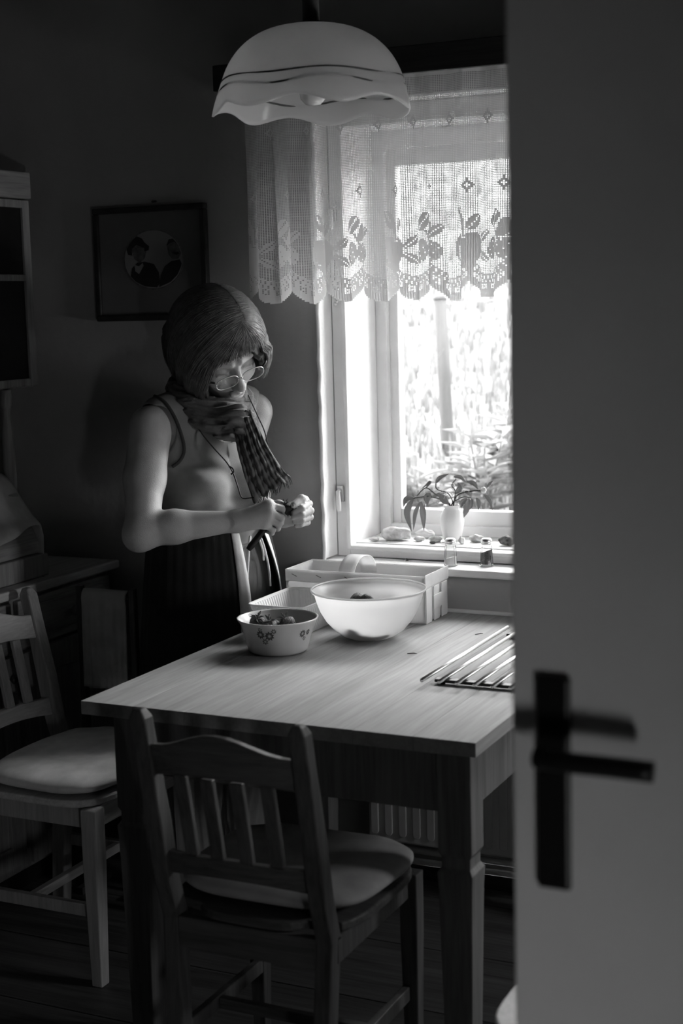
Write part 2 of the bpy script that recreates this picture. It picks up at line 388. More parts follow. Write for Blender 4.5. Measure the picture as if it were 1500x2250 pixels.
for base in range(-10, COLS+P_, P_):
    bx_ = base+14; by = 108
    ap = ell(bx_-3.6, by-1, 6.2, 9) | ell(bx_+3.6, by-1, 6.2, 9) | ell(bx_, by+4, 6, 7.5)
    ap &= ~(ell(bx_, by-9, 1.6, 3))
    ap &= ~(ell(bx_-3.5, by, 4.4, 7) & ~ell(bx_-2.6, by-.4, 4.2, 6.6) & (rr > by-3))
    solid |= ap
    solid |= (np.abs(cc-bx_-(rr-by+10)*.15) < .8) & (rr > by-16) & (rr < by-7)
    lf = ell(bx_-3.5, by-20, 2.9, 6.6, -.45); lf &= ~((np.abs((cc-bx_+3.5)-(rr-by+20)*.5) < .6) & (rr < by-18)); solid |= lf
    lf = ell(bx_+5, by-16, 2.9, 5.4, .6); lf &= ~(np.abs((cc-bx_-5)+(rr-by+16)*.7) < .6); solid |= lf
    sx = base+42                                   # strawberry pair with leaves
    st = ell(sx-5, by+1, 5, 7.5, .25); st &= ~(((cc*2+rr*3) % 11 == 0) & (rr > by-4)); solid |= st
    st = ell(sx+6, by+1, 6.5, 6.5, -.5); st &= ~(((cc*3+rr*2) % 13 == 0)); solid |= st
    lf = ell(sx-3, by-17, 4.2, 6.2, .7); lf &= ~(np.abs((cc-sx+3)+(rr-by+17)*.85) < .6); solid |= lf
    solid |= ell(sx+4, by-12, 2.8, 6.2, .35)
    lf = ell(sx+9, by-11, 2.4, 5.6, .75); lf &= ~(np.abs((cc-sx-9)+(rr-by+11)*.9) < .6); solid |= lf
    lf = ell(sx-14, by-6, 2.2, 5.6, .8); lf &= ~(np.abs((cc-sx+14)+(rr-by+6)) < .6); solid |= lf
    lf = ell(sx-14, by+5, 2.2, 5.6, -.8); lf &= ~(np.abs((cc-sx+14)-(rr-by-5)) < .6); solid |= lf
    solid |= (np.abs((cc-sx)-(rr-by+8)*.5) < .7) & (rr > by-12) & (rr < by-4)
    for q, rw in ((16, 70), (46, 70), (31, 30), (1, 30)):  # little diamonds in the net
        d_ = np.abs(cc-base-q)+np.abs(rr-rw)*.75; solid |= (d_ < 3.2) & (d_ > 1.1)
# scalloped hem
SP = 31
ph_ = ((cc-7) % SP)/SP
low = 127 + 12*np.sin(PI*ph_)**.75
void |= rr > low
border = (rr > low-14.5) & ~void
e1 = (np.abs(rr-(low-12.5)) < .8) & (cc % 2 == 0); e2 = (np.abs(rr-(low-10)) < .8) & (cc % 2 == 1)
e3 = (np.abs(rr-(low-6.5)) < 1.6) & (cc % 5 < 3) & ~((np.abs(rr-(low-6.5)) < .6) & (cc % 5 == 1))
solid |= border & ~e1 & ~e2 & ~e3
solid |= (rr < 4)
def quads(s0, s1, v0, v1):
    a = curtain_pt(s0, v0); b2 = curtain_pt(s1, v0); c2 = curtain_pt(s1, v1); d2 = curtain_pt(s0, v1)
    return np.stack([a, b2, c2, d2], 1).reshape(-1, 3)
tw = CW*.15; keep = ~void
ci, ri = cc[keep]*CW, rr[keep]*CW
V = [quads(ci-tw*1.25, ci+tw*1.25, ri, ri+CW), quads(ci, ci+CW, ri-tw, ri+tw)]
ks = keep & solid; ci, ri = cc[ks]*CW, rr[ks]*CW
V.append(quads(ci, ci+CW, ri, ri+CW)); V = np.concatenate(V)
cu = empty('lace_curtain', (-1.3, 3.50, 1.55), label='short white filet lace curtain with apples and strawberries along a scalloped hem', cat='curtain')
np_obj('lace_net', V, np.arange(len(V)).reshape(-1, 4), M_LACE, cu, False, kind='stuff')

# ------------------------------------------------------------------ meadow outside
def gz(x, y):                                     # bank ahead, its unseen crest raised and right side opened to steer sky light
    t = np.clip(((x+1.0)/(np.maximum(y, 4.1)-2.6)-.25)/.6, 0, 1); w_ = t*t*(3-2*t)
    hill = .31*np.minimum(y-4.2, 3.8) + .72*np.clip(y-8.0, 0, 17)
    return .15 + (1-w_)*hill + w_*.04*(y-4.2) + .05*np.sin(x*1.7+y*.9) + .03*np.sin(x*4.1-y*2.3)
b = MB(); nx, ny = 120, 80
def gx_(u): return -1.5+(2*u-1)*(6+74*abs(2*u-1)**2.2)
b.grid(lambda u, v: (gx_(u), 4.12+56*v**2.0, float(gz(gx_(u), 4.12+56*v**2.0))), nx, ny)
b.build('hillside', M_GROUND, None, True, label='bright grassy hillside rising beyond the window', cat='meadow')
n = 26000                                         # blades of grass
gy = 4.4 + 11*rng.random(n)**1.5; ctr = -gy*.40+.05*gy; gx = ctr + (rng.random(n)-.5)*(1.6+gy*.34)
ht = (.05+.09*rng.random(n))*(.8+.05*gy); ang = rng.random(n)*2*PI; ln = (rng.random(n)-.2)*.6*ht; wd = .004+.007*rng.random(n)*(gy/6)
base = np.stack([gx, gy, gz(gx, gy)-.02], -1); dv = np.stack([np.cos(ang), np.sin(ang), 0*ang], -1); sd = np.stack([-np.sin(ang), np.cos(ang), 0*ang], -1)
up_ = np.array([0, 0, 1.])
V = np.stack([base-sd*wd[:, None], base+sd*wd[:, None], base+dv*(ln*.35)[:, None]+up_*(ht*.6)[:, None]+sd*(wd*.8)[:, None], base+dv*(ln*.35)[:, None]+up_*(ht*.6)[:, None]-sd*(wd*.8)[:, None], base+dv*ln[:, None]+up_*ht[:, None]], 1).reshape(-1, 3)
i0 = np.arange(n)*5
Q = np.concatenate([np.stack([i0, i0+1, i0+2, i0+3], -1), np.stack([i0+3, i0+2, i0+4, i0+4], -1)])
gm = [[int(a) for a in q[:4]] for q in Q[:n]] + [[int(q[0]), int(q[1]), int(q[2])] for q in Q[n:]]
np_obj('meadow_grass', V, gm, M_GRASS, None, False, label='tall meadow grass growing over the slope outside', cat='grass', kind='stuff')
fp = empty('fence_post', tuple(on(986, 1000, 1, 6.3)), label='pale round fence post standing in the meadow', cat='fence post')
pb, pt = on(986, 1010, 1, 6.3), on(966, 655, 1, 6.3)
MB().tube([pb-np.array([0, 0, .3]), pb, (pb+pt)/2, pt], [.030, .030, .029, .028], 14).build('pole', M_POST, fp, True)
MB().tube([pt-np.array([0, 0, .006]), pt+np.array([0, 0, .012])], [.031, .022], 14).build('pole_cap', M_POST, fp, True)
b = MB(); wz = pt[2]-.03
b.tube([(pt[0]-3.5, 6.33, wz-.25), (pt[0], 6.33, wz), (pt[0]+3.5, 6.33, wz+.2)], .0025, 5)
b.build('fence_wire', M_STAPLE, None, True, label='thin fence wire strung past the meadow post', cat='wire')
def weed(px, py, Y, h, nl, label):
    p = on(px, py, 1, Y); p[2] = float(gz(p[0], p[1]))-.02
    t = empty('meadow_weed', tuple(p), label=label, cat='plant', group='leafy weeds by the fence'); s = MB(); lf = MB()
    for i in range(nl):
        a = rng.random()*2*PI; sp = .12*h*(1+rng.random()); q = p+np.array([math.cos(a)*sp, math.sin(a)*sp, h*(.6+.5*rng.random())])
        path = spline([p, p*.5+q*.5+np.array([0, 0, .08*h]), q], 7); s.tube(path, .004, 5)
        for j in range(2, 7):
            for sgn in (-1, 1):
                a2 = a+sgn*1.2+rng.random(); d = np.array([math.cos(a2), math.sin(a2), .25]); e = path[j]+d*(.10+.06*rng.random()); w_ = np.cross(d, up_)*.026
                mid = (path[j]*.55+e*.45)+np.array([0, 0, .015])
                lf.add([path[j], mid+w_, e, mid-w_], [[0, 1, 2, 3]])
    s.build('stems', M_LEAFD, t, True); lf.build('leaves', M_WEED, t, False)
for args in ((1060, 1000, 5.6, .42, 9, 'bushy dark weed to the right of the fence post'), (1100, 1010, 5.9, .36, 8, 'leafy weed nearest the door edge beyond the glass'), (925, 985, 5.5, .34, 8, 'leafy weed to the left of the fence post'), (905, 1080, 4.9, .26, 7, 'low weed just outside behind the hanging vase leaves'), (1020, 1060, 5.0, .25, 7, 'low weed just outside behind the vase')):
    weed(*args)

# ------------------------------------------------------------------ table
TX0, TX1, TY0, TY1, TZ = -1.803, -.935, 2.503, 3.582, .75
tb = empty('kitchen_table', ((TX0+TX1)/2, (TY0+TY1)/2, 0), label='pale wooden kitchen table with square legs in front of the window', cat='table')
nb = 7
for i in range(nb):
    a = TX0+(TX1-TX0)*i/nb; c = TX0+(TX1-TX0)*(i+1)/nb
    MB().box(a+.0003, c-.0003, TY0, TY1, TZ-.028, TZ).build('table_plank', M_TABLE, tb, bevel=.0008)
ax0, ax1, ay0, ay1 = -1.745, -.975, 2.555, 3.47
for x0, x1, y0, y1 in ((ax0, ax1, ay0, ay0+.022), (ax0, ax1, ay1-.022, ay1), (ax0, ax0+.022, ay0+.022, ay1-.022), (ax1-.022, ax1, ay0+.022, ay1-.022)):
    MB().box(x0, x1, y0, y1, .592, TZ-.028).build('apron', M_TLEG, tb, bevel=.001)
def sq(cx, cy, h, z): return [(cx-h, cy-h, z), (cx+h, cy-h, z), (cx+h, cy+h, z), (cx-h, cy+h, z)]
for cx, cy in ((ax0+.026, ay0+.024), (ax1-.021, ay0+.024), (ax0+.026, ay1-.024), (ax1-.021, ay1-.024)):
    b = MB(); b.loft([sq(cx, cy, h, z) for h, z in ((.026, 0), (.034, .44), (.036, .475), (.029, .485), (.029, .505), (.034, .515), (.034, TZ-.029))])
    b.build('leg', M_TLEG, tb, bevel=.002)

# ------------------------------------------------------------------ chairs
def make_chair(label, mz, mx, cushion=True, cm=M_CUSH):
    t = empty('wooden_chair', label=label, cat='chair', group='wooden kitchen chairs')
    yb = lambda z: -.19 + (.02 if z < .45 else 0) - (.075*((z-.45)/.39)**1.2 if z > .45 else .03*((.45-z)/.45))
    for s in (-1, 1):
        rings = []
        for z in (0, .2, .42, .5, .62, .74, .825):
            hw = .017 if z > .1 else .015; hd = .020 if z < .7 else .016
            xc = s*(.160-.008*(z < .3)); yc = yb(z)
            rings.append([(xc-hw, yc-hd, z), (xc+hw, yc-hd, z), (xc+hw, yc+hd, z), (xc-hw, yc+hd, z)])
        yc = yb(.84); xc = s*.160
        rings.append([(xc-.009, yc-.010, .842), (xc+.009, yc-.010, .842), (xc+.009, yc+.010, .842), (xc-.009, yc+.010, .842)])
        MB().loft(rings).build('back_post', mz, t, bevel=.004)
        b = MB(); b.loft([sq(s*.175, .175, h, z) for h, z in ((.014, 0), (.019, .30), (.019, .425))])
        b.build('front_leg', mz, t, bevel=.003)
        MB().box(s*.168-.009, s*.168+.009, -.17, .158, .375, .425).build('seat_rail', mz, t, bevel=.002)
        MB().box(s*.168-.008, s*.168+.008, -.19, .160, .16, .19).build('stretcher', mz, t, bevel=.002)
    MB().box(-.156, .156, .166, .184, .375, .425).build('seat_rail', mx, t, bevel=.002)
    MB().box(-.143, .143, -.192, -.172, .365, .425).build('seat_rail', mx, t, bevel=.002)
    MB().box(-.158, .158, -.03, -.012, .165, .188).build('stretcher', mx, t, bevel=.002)
    def rail(name, zc0, zc1, top, bot, dip, yoff):
        b = MB(); rings = []
        for i in range(13):
            u = -1+2*i/12; x = .144*u; bow = -.018*(1-u*u)
            zt = zc1+top*(math.cos(u*PI)*.5+.5); zb = zc0+bot*(1-u*u)
            def yy(z): return yb(z)+bow+yoff
            rings.append([(x, yy(zb)-.009, zb), (x, yy(zb)+.009, zb), (x, yy(zt)+.009, zt), (x, yy(zt)-.009, zt)])
        b.loft(rings); b.build(name, mx, t, bevel=.003)
    rail('crest_rail', .715, .775, .035, .012, 0, 0)
    rail('lower_rail', .515, .560, .006, .012, 0, 0)
    for x in (-.088, -.030, .030, .088):
        b = MB(); bow = -.018*(1-(x/.144)**2)
        z0, z1 = .562, .722
        b.loft([[(x-.013, yb(z)+bow-.006, z), (x+.013, yb(z)+bow-.006, z), (x+.013, yb(z)+bow+.006, z), (x-.013, yb(z)+bow+.006, z)] for z in np.linspace(z0, z1, 4)])
        b.build('slat', mz, t, bevel=.002)
    b = MB(); rings = []
    for z in (.426, .444):
        rings.append([(.2*math.copysign(abs(math.cos(q))**.5, math.cos(q))*(1+.05*math.sin(q)), .005+.195*math.copysign(abs(math.sin(q))**.5, math.sin(q)), z) for q in np.linspace(0, 2*PI, 40, endpoint=False)])
    # notch the seat behind the posts by keeping it in front of them
    rings = [[(x*(1 if yv > -.15 else .68), yv, z) for x, yv, z in r] for r in rings]
    b.loft(rings); b.build('seat_board', mx if cushion else mz, t, bevel=.004)
    if cushion:
        def cf(u, v):
            q = 2*PI*u; rr_ = abs(2*v-1); top = v > .5
            sx = math.copysign(abs(math.cos(q))**.55, math.cos(q)); sy = math.copysign(abs(math.sin(q))**.55, math.sin(q))
            R = math.sin(PI*min(1, max(0, v)))**.35 if 0 < v < 1 else 0
            puff = .024*math.cos(PI*v)
            dimple = -.006*math.exp(-((R*sx*.2)**2+(R*sy*.2)**2)/.0012)*(1 if v < .5 else 0)
            dimple -= .003*math.sin(9*q)*R*R*(1 if v < .5 else .3)*.5
            return (R*sx*.205*(1+.04*sy), .022+R*sy*.180, .470+puff+dimple)
        b = MB(); b.grid(cf, 64, 25, True); b.build('seat_cushion', cm, t, True)
    return t
def place(o, x, y, rz): o.location = (x, y, 0); o.rotation_euler = (0, 0, rz)
c0 = make_chair('dark wooden chair with slatted back and pale cushion in front of the table', M_CHAIR, M_CHAIRX)
place(c0, -1.306, 2.475, 0)
c1 = make_chair('pale slat-back chair with a light cushion at the left of the table', M_LCHAIR, M_LCHAIRX, True, M_CUSHW)
place(c1, -2.13, 2.935, -PI/2); c1.scale = (1.13, 1, 1)
c2 = make_chair('wooden chair without cushion mostly hidden behind the open door', M_LCHAIR, M_LCHAIRX, False)
place(c2, -.565, 2.235, PI)

# ------------------------------------------------------------------ dresser on the left wall
DX = -2.45
dr = empty('kitchen_dresser', (-2.7, 2.9, 0), label='tall wooden kitchen dresser along the left wall', cat='dresser')
MB().box(XL+.001, DX-.02, 2.2, 3.60, .06, .806).build('lower_body', M_DRESS, dr, bevel=.003)
MB().box(XL+.001, DX-.04, 2.22, 3.58, 0, .06).build('plinth', M_DARKP, dr)
MB().box(XL+.001, DX+.01, 2.18, 3.612, .807, .832).build('worktop', M_WTOP, dr, bevel=.005)
for k in range(3):
    y0 = 2.24+k*.455; y1 = y0+.425
    d = MB(); d.box(DX-.02, DX-.002, y0, y1, .665, .795); d = d.build('drawer', M_DRESSX, dr, bevel=.003)
    def rr_(h0, h1, v0, v1, r, x):
        pts = []
        for cy, cz, a0 in ((h1-r, v1-r, 0), (h0+r, v1-r, PI/2), (h0+r, v0+r, PI), (h1-r, v0+r, 1.5*PI)):
            for q in np.linspace(a0, a0+PI/2, 5): pts.append((x, cy+r*math.cos(q), cz+r*math.sin(q)))
        return pts
    p = MB().poly(rr_(y0+.03, y1-.03, .69, .775, .03, DX-.001), np.array([0, 0, 0]), np.array([.008, 0, 0])).build('drawer_panel', M_DRESSX, d, bevel=.003)
    MB().lathe([(.004, 0), (.007, .008), (.015, .016), (.016, .024), (.008, .030), (.0, .031)], 16).build('knob', M_DRESS, d, True)
    kn = d.children[-1]; kn.rotation_euler = (0, PI/2, 0); kn.location = (DX+.0075, (y0+y1)/2, .732)
    dd = MB().box(DX-.02, DX-.004, y0, y1, .08, .655).build('cupboard_door', M_DRESS, dr, bevel=.002)
    for a in ((y0, y0+.06, .08, .655), (y1-.06, y1, .08, .655), (y0+.061, y1-.061, .08, .15), (y0+.061, y1-.061, .585, .655)):
        MB().box(DX-.0038, DX+.006, a[0], a[1], a[2], a[3]).build('door_frame_strip', M_DRESS, dd, bevel=.002)
    MB().lathe([(.004, 0), (.007, .006), (.012, .012), (.008, .019), (0, .02)], 14).build('knob', M_STAPLE, dd, True)
    kn = dd.children[-1]; kn.rotation_euler = (0, PI/2, 0); kn.location = (DX+.006, y1-.03, .60)
UX = -2.65
MB().box(XL+.001, UX-.018, 2.2, 3.555, 1.335, 1.865).build('upper_body', M_DRESS, dr, bevel=.003)
MB().box(XL+.001, UX+.006, 2.19, 3.558, 1.866, 1.94).build('cornice', M_DRESSX, dr, bevel=.004)
for k in range(3):
    y0 = 2.21+k*.449; y1 = y0+.444
    dd = MB().box(UX-.018, UX-.010, y0, y1, 1.34, 1.862).build('upper_door', M_DARKP, dr)
    for a in ((y0, y0+.03, 1.34, 1.862), (y1-.03, y1, 1.34, 1.862), (y0+.031, y1-.031, 1.34, 1.362), (y0+.031, y1-.031, 1.84, 1.862), (y0+.031, y1-.031, 1.637, 1.655)):
        MB().box(UX-.0098, UX, a[0], a[1], a[2], a[3]).build('door_frame_strip', M_DRESS, dd, bevel=.002)
for yy in (2.26, 3.425):
    MB().lathe([(.018, 0), (.018, .04), (.011, .06), (.016, .12), (.019, .25), (.016, .38), (.011, .44), (.018, .46), (.018, .502)], 18, (UX-.02, yy, .8325)).build('turned_post', M_DRESS, dr, True)
# bread box with a cloth over it
bb = empty('bread_box', (-2.62, 3.2, .833), label='wooden bread box standing on the dresser worktop', cat='box')
MB().box(-2.80, -2.485, 2.85, 3.335, .8335, .895).build('base', M_DRESS, bb, bevel=.004)
b = MB(); sec = [(-2.80, .896), (-2.50, .896), (-2.50, .93), (-2.56, 1.06), (-2.62, 1.095), (-2.80, 1.095)]
b.loft([[(x, yv, z) for x, z in sec] for yv in (2.87, 3.315)]); b.build('roll_lid', M_DRESSX, bb, bevel=.004)
def clf(u, v):                                    # cloth draped over the box
    yv = 2.80+.56*v; prof = spline([(-2.80, 0, 1.112), (-2.66, 0, 1.114), (-2.595, 0, 1.100), (-2.54, 0, 1.03), (-2.49, 0, .955+.018*math.sin(v*9))], 24)
    p = prof[int(round(u*23))]
    drop = max(0, (yv-3.325))*2.6
    return (p[0]+.006*math.sin(v*17+u*3)*u, yv - drop*.55*(1 if yv > 3.325 else 0), p[2]+.004*math.sin(v*23)*u-drop*1.6)
b = MB(); b.grid(clf, 24, 40); b.build('bread_cloth', M_TOWEL, None, True, solid=.003, label='pale cloth draped over the bread box on the dresser', cat='cloth')

# towel on a low stand
ts = empty('towel_stand', (-2.235, 3.24, 0), label='small wooden towel stand between the dresser and the standing person', cat='towel stand')
ta, tbx, tyy = -2.305, -2.165, 3.24
for x in (ta-.012, tbx+.012):
    MB().box(x-.009, x+.009, tyy-.009, tyy+.009, .02, .83).build('upright', M_CHAIR, ts, bevel=.002)
    MB().box(x-.010, x+.010, tyy-.07, tyy+.07, 0, .02).build('foot', M_CHAIR, ts, bevel=.002)
MB().tube([(ta-.003, tyy, .805), (tbx+.003, tyy, .805)], .009, 10).build('rail', M_CHAIR, ts, True)
MB().tube([(ta-.003, tyy, .25), (tbx+.003, tyy, .25)], .008, 10).build('rail', M_CHAIR, ts, True)
def twf(u, v):
    x = ta+.002+(tbx-ta-.004)*u; fold = .003*math.sin(u*15)+.002*math.sin(u*41)
    L1, L2 = .245, .20; t = -L2+v*(L1+L2); r = .014
    if t < -.02: return (x, tyy+r+.003+fold+.01*abs(t), .808+t)
    if t > .02: return (x, tyy-r-.003+fold-.03*(t-.02), .808-t)
    a = PI/2*(t/.02)
    return (x, tyy-r*math.sin(a)*1.2, .797+.024*math.cos(a)+.002)
MB().grid(twf, 40, 60).build('linen_towel', M_TOWEL, None, True, solid=.004, label='folded linen towel hanging over the small stand behind the left chair', cat='towel')

# ------------------------------------------------------------------ framed picture
pf = empty('framed_picture', (-2.28, 3.6, 1.67), label='dark framed double portrait hanging on the wall behind the standing person', cat='picture')
px0, px1, pz0, pz1 = -2.469, -2.104, 1.517, 1.832
tl = .02
for a in ((px0, px1, pz0, pz0+.017), (px0, px1, pz1-.017, pz1), (px0, px0+.017, pz0+.017, pz1-.017), (px1-.017, px1, pz0+.017, pz1-.017)):
    MB().box(a[0], a[1], 3.595, 3.617, a[2], a[3]).build('frame_bar', M_GOLD, pf, bevel=.004)
MB().box(px0+.015, px1-.015, 3.606, 3.617, pz0+.015, pz1-.015).build('mount', M_PAPER, pf)
oc = on(337, 570, 1, 3.605); ocx, ocz = oc[0], oc[2]
def oval(rx, rz, y): return [(ocx+rx*math.cos(q), y, ocz+rz*math.sin(q)) for q in np.linspace(0, 2*PI, 48, endpoint=False)]
MB().poly(oval(.098, .083, 3.605), np.zeros(3), np.array([0, .0009, 0])).build('oval_rim', M_PMID, pf)
MB().poly(oval(.094, .079, 3.6042), np.zeros(3), np.array([0, .0007, 0])).build('photograph', M_PHOTO, pf)
def pp(l, mat, nm, y=3.6034):                     # flat tones of the photograph, outlines in photo pixels
    pts = []
    for x, yv in l:
        p = on(x, yv, 1, 3.6042)
        e = math.hypot((p[0]-ocx)/.0925, (p[2]-ocz)/.0775)
        if e > 1: p = np.array([ocx+(p[0]-ocx)/e, p[1], ocz+(p[2]-ocz)/e])
        pts.append((p[0], y, p[2]))
    MB().poly(pts, np.zeros(3), np.array([0, .0006, 0])).build(nm, mat, pf)
pp([(278, 615), (290, 590), (302, 577), (318, 575), (338, 580), (349, 598), (352, 622), (346, 640), (315, 640), (290, 632)], M_PDARK, 'printed_coat')
pp([(352, 640), (353, 605), (362, 585), (376, 574), (395, 570), (410, 580), (420, 592), (408, 615), (385, 632)], M_PDARK, 'printed_coat')
pp([(288, 545), (300, 535), (316, 537), (322, 552), (318, 568), (308, 578), (296, 570)], M_PMID, 'printed_face', 3.6028)
pp([(277, 548), (283, 535), (288, 522), (300, 518), (312, 524), (318, 533), (328, 541), (327, 550), (318, 552), (318, 545), (300, 538), (290, 548), (291, 562), (282, 560)], M_PDARK, 'printed_hat', 3.6022)
pp([(367, 540), (372, 527), (384, 521), (395, 525), (401, 538), (399, 556), (392, 568), (380, 570), (371, 560)], M_PMID, 'printed_face', 3.6028)
pp([(366, 540), (371, 526), (384, 520), (396, 524), (402, 538), (396, 536), (384, 531), (374, 534)], M_PDARK, 'printed_hair', 3.6022)
pp([(378, 555), (390, 553), (396, 557), (388, 560)], M_PDARK, 'printed_moustache', 3.6022)
pp([(296, 582), (306, 585), (314, 578), (316, 584), (306, 602), (298, 596)], M_PHOTO, 'printed_collar', 3.6022)
MB().tube([(-2.27, 3.619, pz1+.012), (-2.27, 3.600, pz1+.010)], .003, 8).build('nail', M_STAPLE, pf, True)

# ------------------------------------------------------------------ pendant lamp
LC = on(688, 232, 1, 2.98); lx, ly, lz = LC[0], LC[1], LC[2]
lp = empty('pendant_lamp', (lx, ly, lz), label='hanging lamp with a domed opal glass shade and frilled rim', cat='lamp')
R0 = .2
def shade(u, v):
    q = 2*PI*u; t = v                              # v 0 rim .. 1 top
    a = t*PI/2
    r = R0*math.cos(a)**.75*(1-.0*t); z = .165*math.sin(a)**1.0
    fr = max(0, 1-t/.22)
    r += fr*(.010+.008*math.cos(7*q+.6)); z += -fr*(.010+.009*math.sin(7*q+1.2))*(1)
    return (lx+max(r, .02)*math.cos(q), ly+max(r, .02)*math.sin(q), lz+z)
o = MB().grid(shade, 112, 34, True).build('glass_shade', M_LAMP, lp, True, solid=.004)
for zz, am in ((.030, .006), (.050, .003)):
    ring = []
    for q in np.linspace(0, 2*PI, 120):
        a = math.asin(min(1, (zz+am*math.sin(5*q))/.165)); r = R0*math.cos(a)**.75+.0015
        ring.append((lx+r*math.cos(q), ly+r*math.sin(q), lz+zz+am*math.sin(5*q)))
    MB().tube(ring, .0022, 6, False).build('painted_swirl', M_PMID, lp, True)
MB().lathe([(.0, .172), (.03, .172), (.032, .168), (.022, .158), (.020, .1), (.017, .09), (0, .09)][::-1], 20, (lx, ly, lz)).build('socket', M_SOCK, lp, True)
MB().lathe([(0, 0), (.016, .002), (.027, .014), (.030, .03), (.026, .05), (.015, .075), (.013, .092), (0, .093)], 20, (lx, ly, lz)).build('bulb', M_BULB, lp, True)
MB().lathe([(0, 0), (.018, .0), (.018, ZC-lz-.174), (0, ZC-lz-.174)], 16, (lx, ly, lz+.173)).build('stem', M_SOCK, lp, True)

# ------------------------------------------------------------------ radiator
rd = empty('radiator', (-1.25, 3.53, 0), label='white ribbed panel radiator under the window behind the table', cat='radiator')
MB().box(-1.62, -.86, 3.515, 3.55, .13, .70).build('panel', M_RAD, rd, bevel=.006)
for k in range(19):
    x = -1.60+k*.04
    pts = [(x+.011*math.cos(q), 3.5149, .41+.25*math.copysign(1, math.sin(q))+.011*math.sin(q)) for q in np.linspace(.01, 2*PI-.01, 16)]
    MB().poly(pts, np.zeros(3), np.array([0, -.006, 0])).build('rib', M_RAD, rd, bevel=.002)
for z in (.095, .065):
    MB().tube([(-1.9, 3.57, z), (-.5, 3.57, z)], .009, 10).build('pipe', M_RAD, rd, True)
for x in (-1.55, -.93):
    MB().tube([(x, 3.57, .095), (x, 3.56, .14), (x, 3.55, .16)], .008, 8).build('pipe_elbow', M_RAD, rd, True)
    MB().box(x-.012, x+.012, 3.551, 3.619, .3, .33).build('bracket', M_RAD, rd)

# ------------------------------------------------------------------ open door
YD = 1.5
dz = empty('door_1', (.33, YD, 0), kind='structure')
dxe = on(1126, 1700, 1, YD)[0]
MB().box(dxe, .335, YD, YD+.04, .012, 2.03).build('door_leaf', M_DOOR, dz, bevel=.003)
pl, pr_, ptop, pbot = on(1183, 1700, 1, YD)[0], on(1257, 1700, 1, YD)[0], on(1220, 1481, 1, YD)[2], on(1218, 1949, 1, YD)[2]
hp = MB().box(pl, pr_, YD-.009, YD-.0002, pbot, ptop).build('handle_plate', M_BLACK, dz, bevel=.005)
lvx, lvz = (pl+pr_)/2, on(1205, 1655, 1, YD-.03)[2]
MB().tube([(lvx, YD-.0095, lvz), (lvx, YD-.045, lvz)], [.012, .0105], 14).build('spindle', M_BLACK, hp, True)
MB().tube(spline([(lvx-.004, YD-.047, lvz), (lvx+.02, YD-.054, lvz), (lvx+.07, YD-.054, lvz), (lvx+.118, YD-.052, lvz-.001)], 12), [.0125, .0125]+[.011]*10, 14).build('lever', M_BLACK, hp, True)
MB().lathe([(0, 0), (.004, 0), (.004, .001), (0, .001)], 12).build('keyhole', M_STAPLE, hp)
kh = hp.children[-1]; kh.rotation_euler = (PI/2, 0, 0); kh.location = (lvx, YD-.0095, lvz-.07)
for z in (.25, 1.75):
    MB().tube([(.345, YD+.03, z-.04), (.345, YD+.03, z+.04)], .008, 10).build('hinge', M_METAL, dz, True)

# ------------------------------------------------------------------ things on the table
def bowl(name, label, c, prof_out, thick, mat, cat='bowl'):
    t = empty(name, c, label=label, cat=cat)
    inner = [(max(r-thick, 0), z) for r, z in prof_out if z > thick][::-1]
    prof = [(0, 0)]+prof_out+inner+[(0, thick)]
    if thick == 0: prof = [(0.001, 0)]+prof_out
    if thick == 0:                                 # a single moulded skin with a rolled lip
        n_ = 72; b = MB(); b.loft([[(c[0]+r*math.cos(q), c[1]+r*math.sin(q), c[2]+z) for q in np.linspace(0, 2*PI, n_, endpoint=False)] for r, z in prof], cap=False)
        b.build('shell', mat, t, True)
        r, z = prof[-1]; MB().tube([(c[0]+r*math.cos(q), c[1]+r*math.sin(q), c[2]+z) for q in np.linspace(0, 2*PI, 90)], .0026, 8, False).build('rolled_lip', mat, t, True)
        return t
    o = MB().lathe(prof, 72, c); o = o.build('shell', mat, t, True)
    return t
SB = (-1.625, 3.045, TZ+.0005)
sbp = [(.055, 0), (.066, .001), (.070, .006), (.074, .02), (.082, .05), (.088, .068), (.094, .076), (.0955, .080)]
sb = bowl('floral_bowl', 'glazed ceramic bowl with small flower print holding strawberries', SB, sbp, .004, M_ENAM)
BB = (-1.475, 3.232, TZ+.0005)
bbp = [(.030, 0), (.045, .002), (.065, .010), (.085, .024), (.104, .046), (.118, .070), (.127, .095), (.1315, .113), (.137, .116), (.138, .121)]
bg = bowl('plastic_bowl', 'large frosted plastic bowl with dark berries showing through its base', BB, bbp, 0, M_PLAST)
def rad_at(prof, z):
    return float(np.interp(z, [p[1] for p in prof], [p[0] for p in prof]))
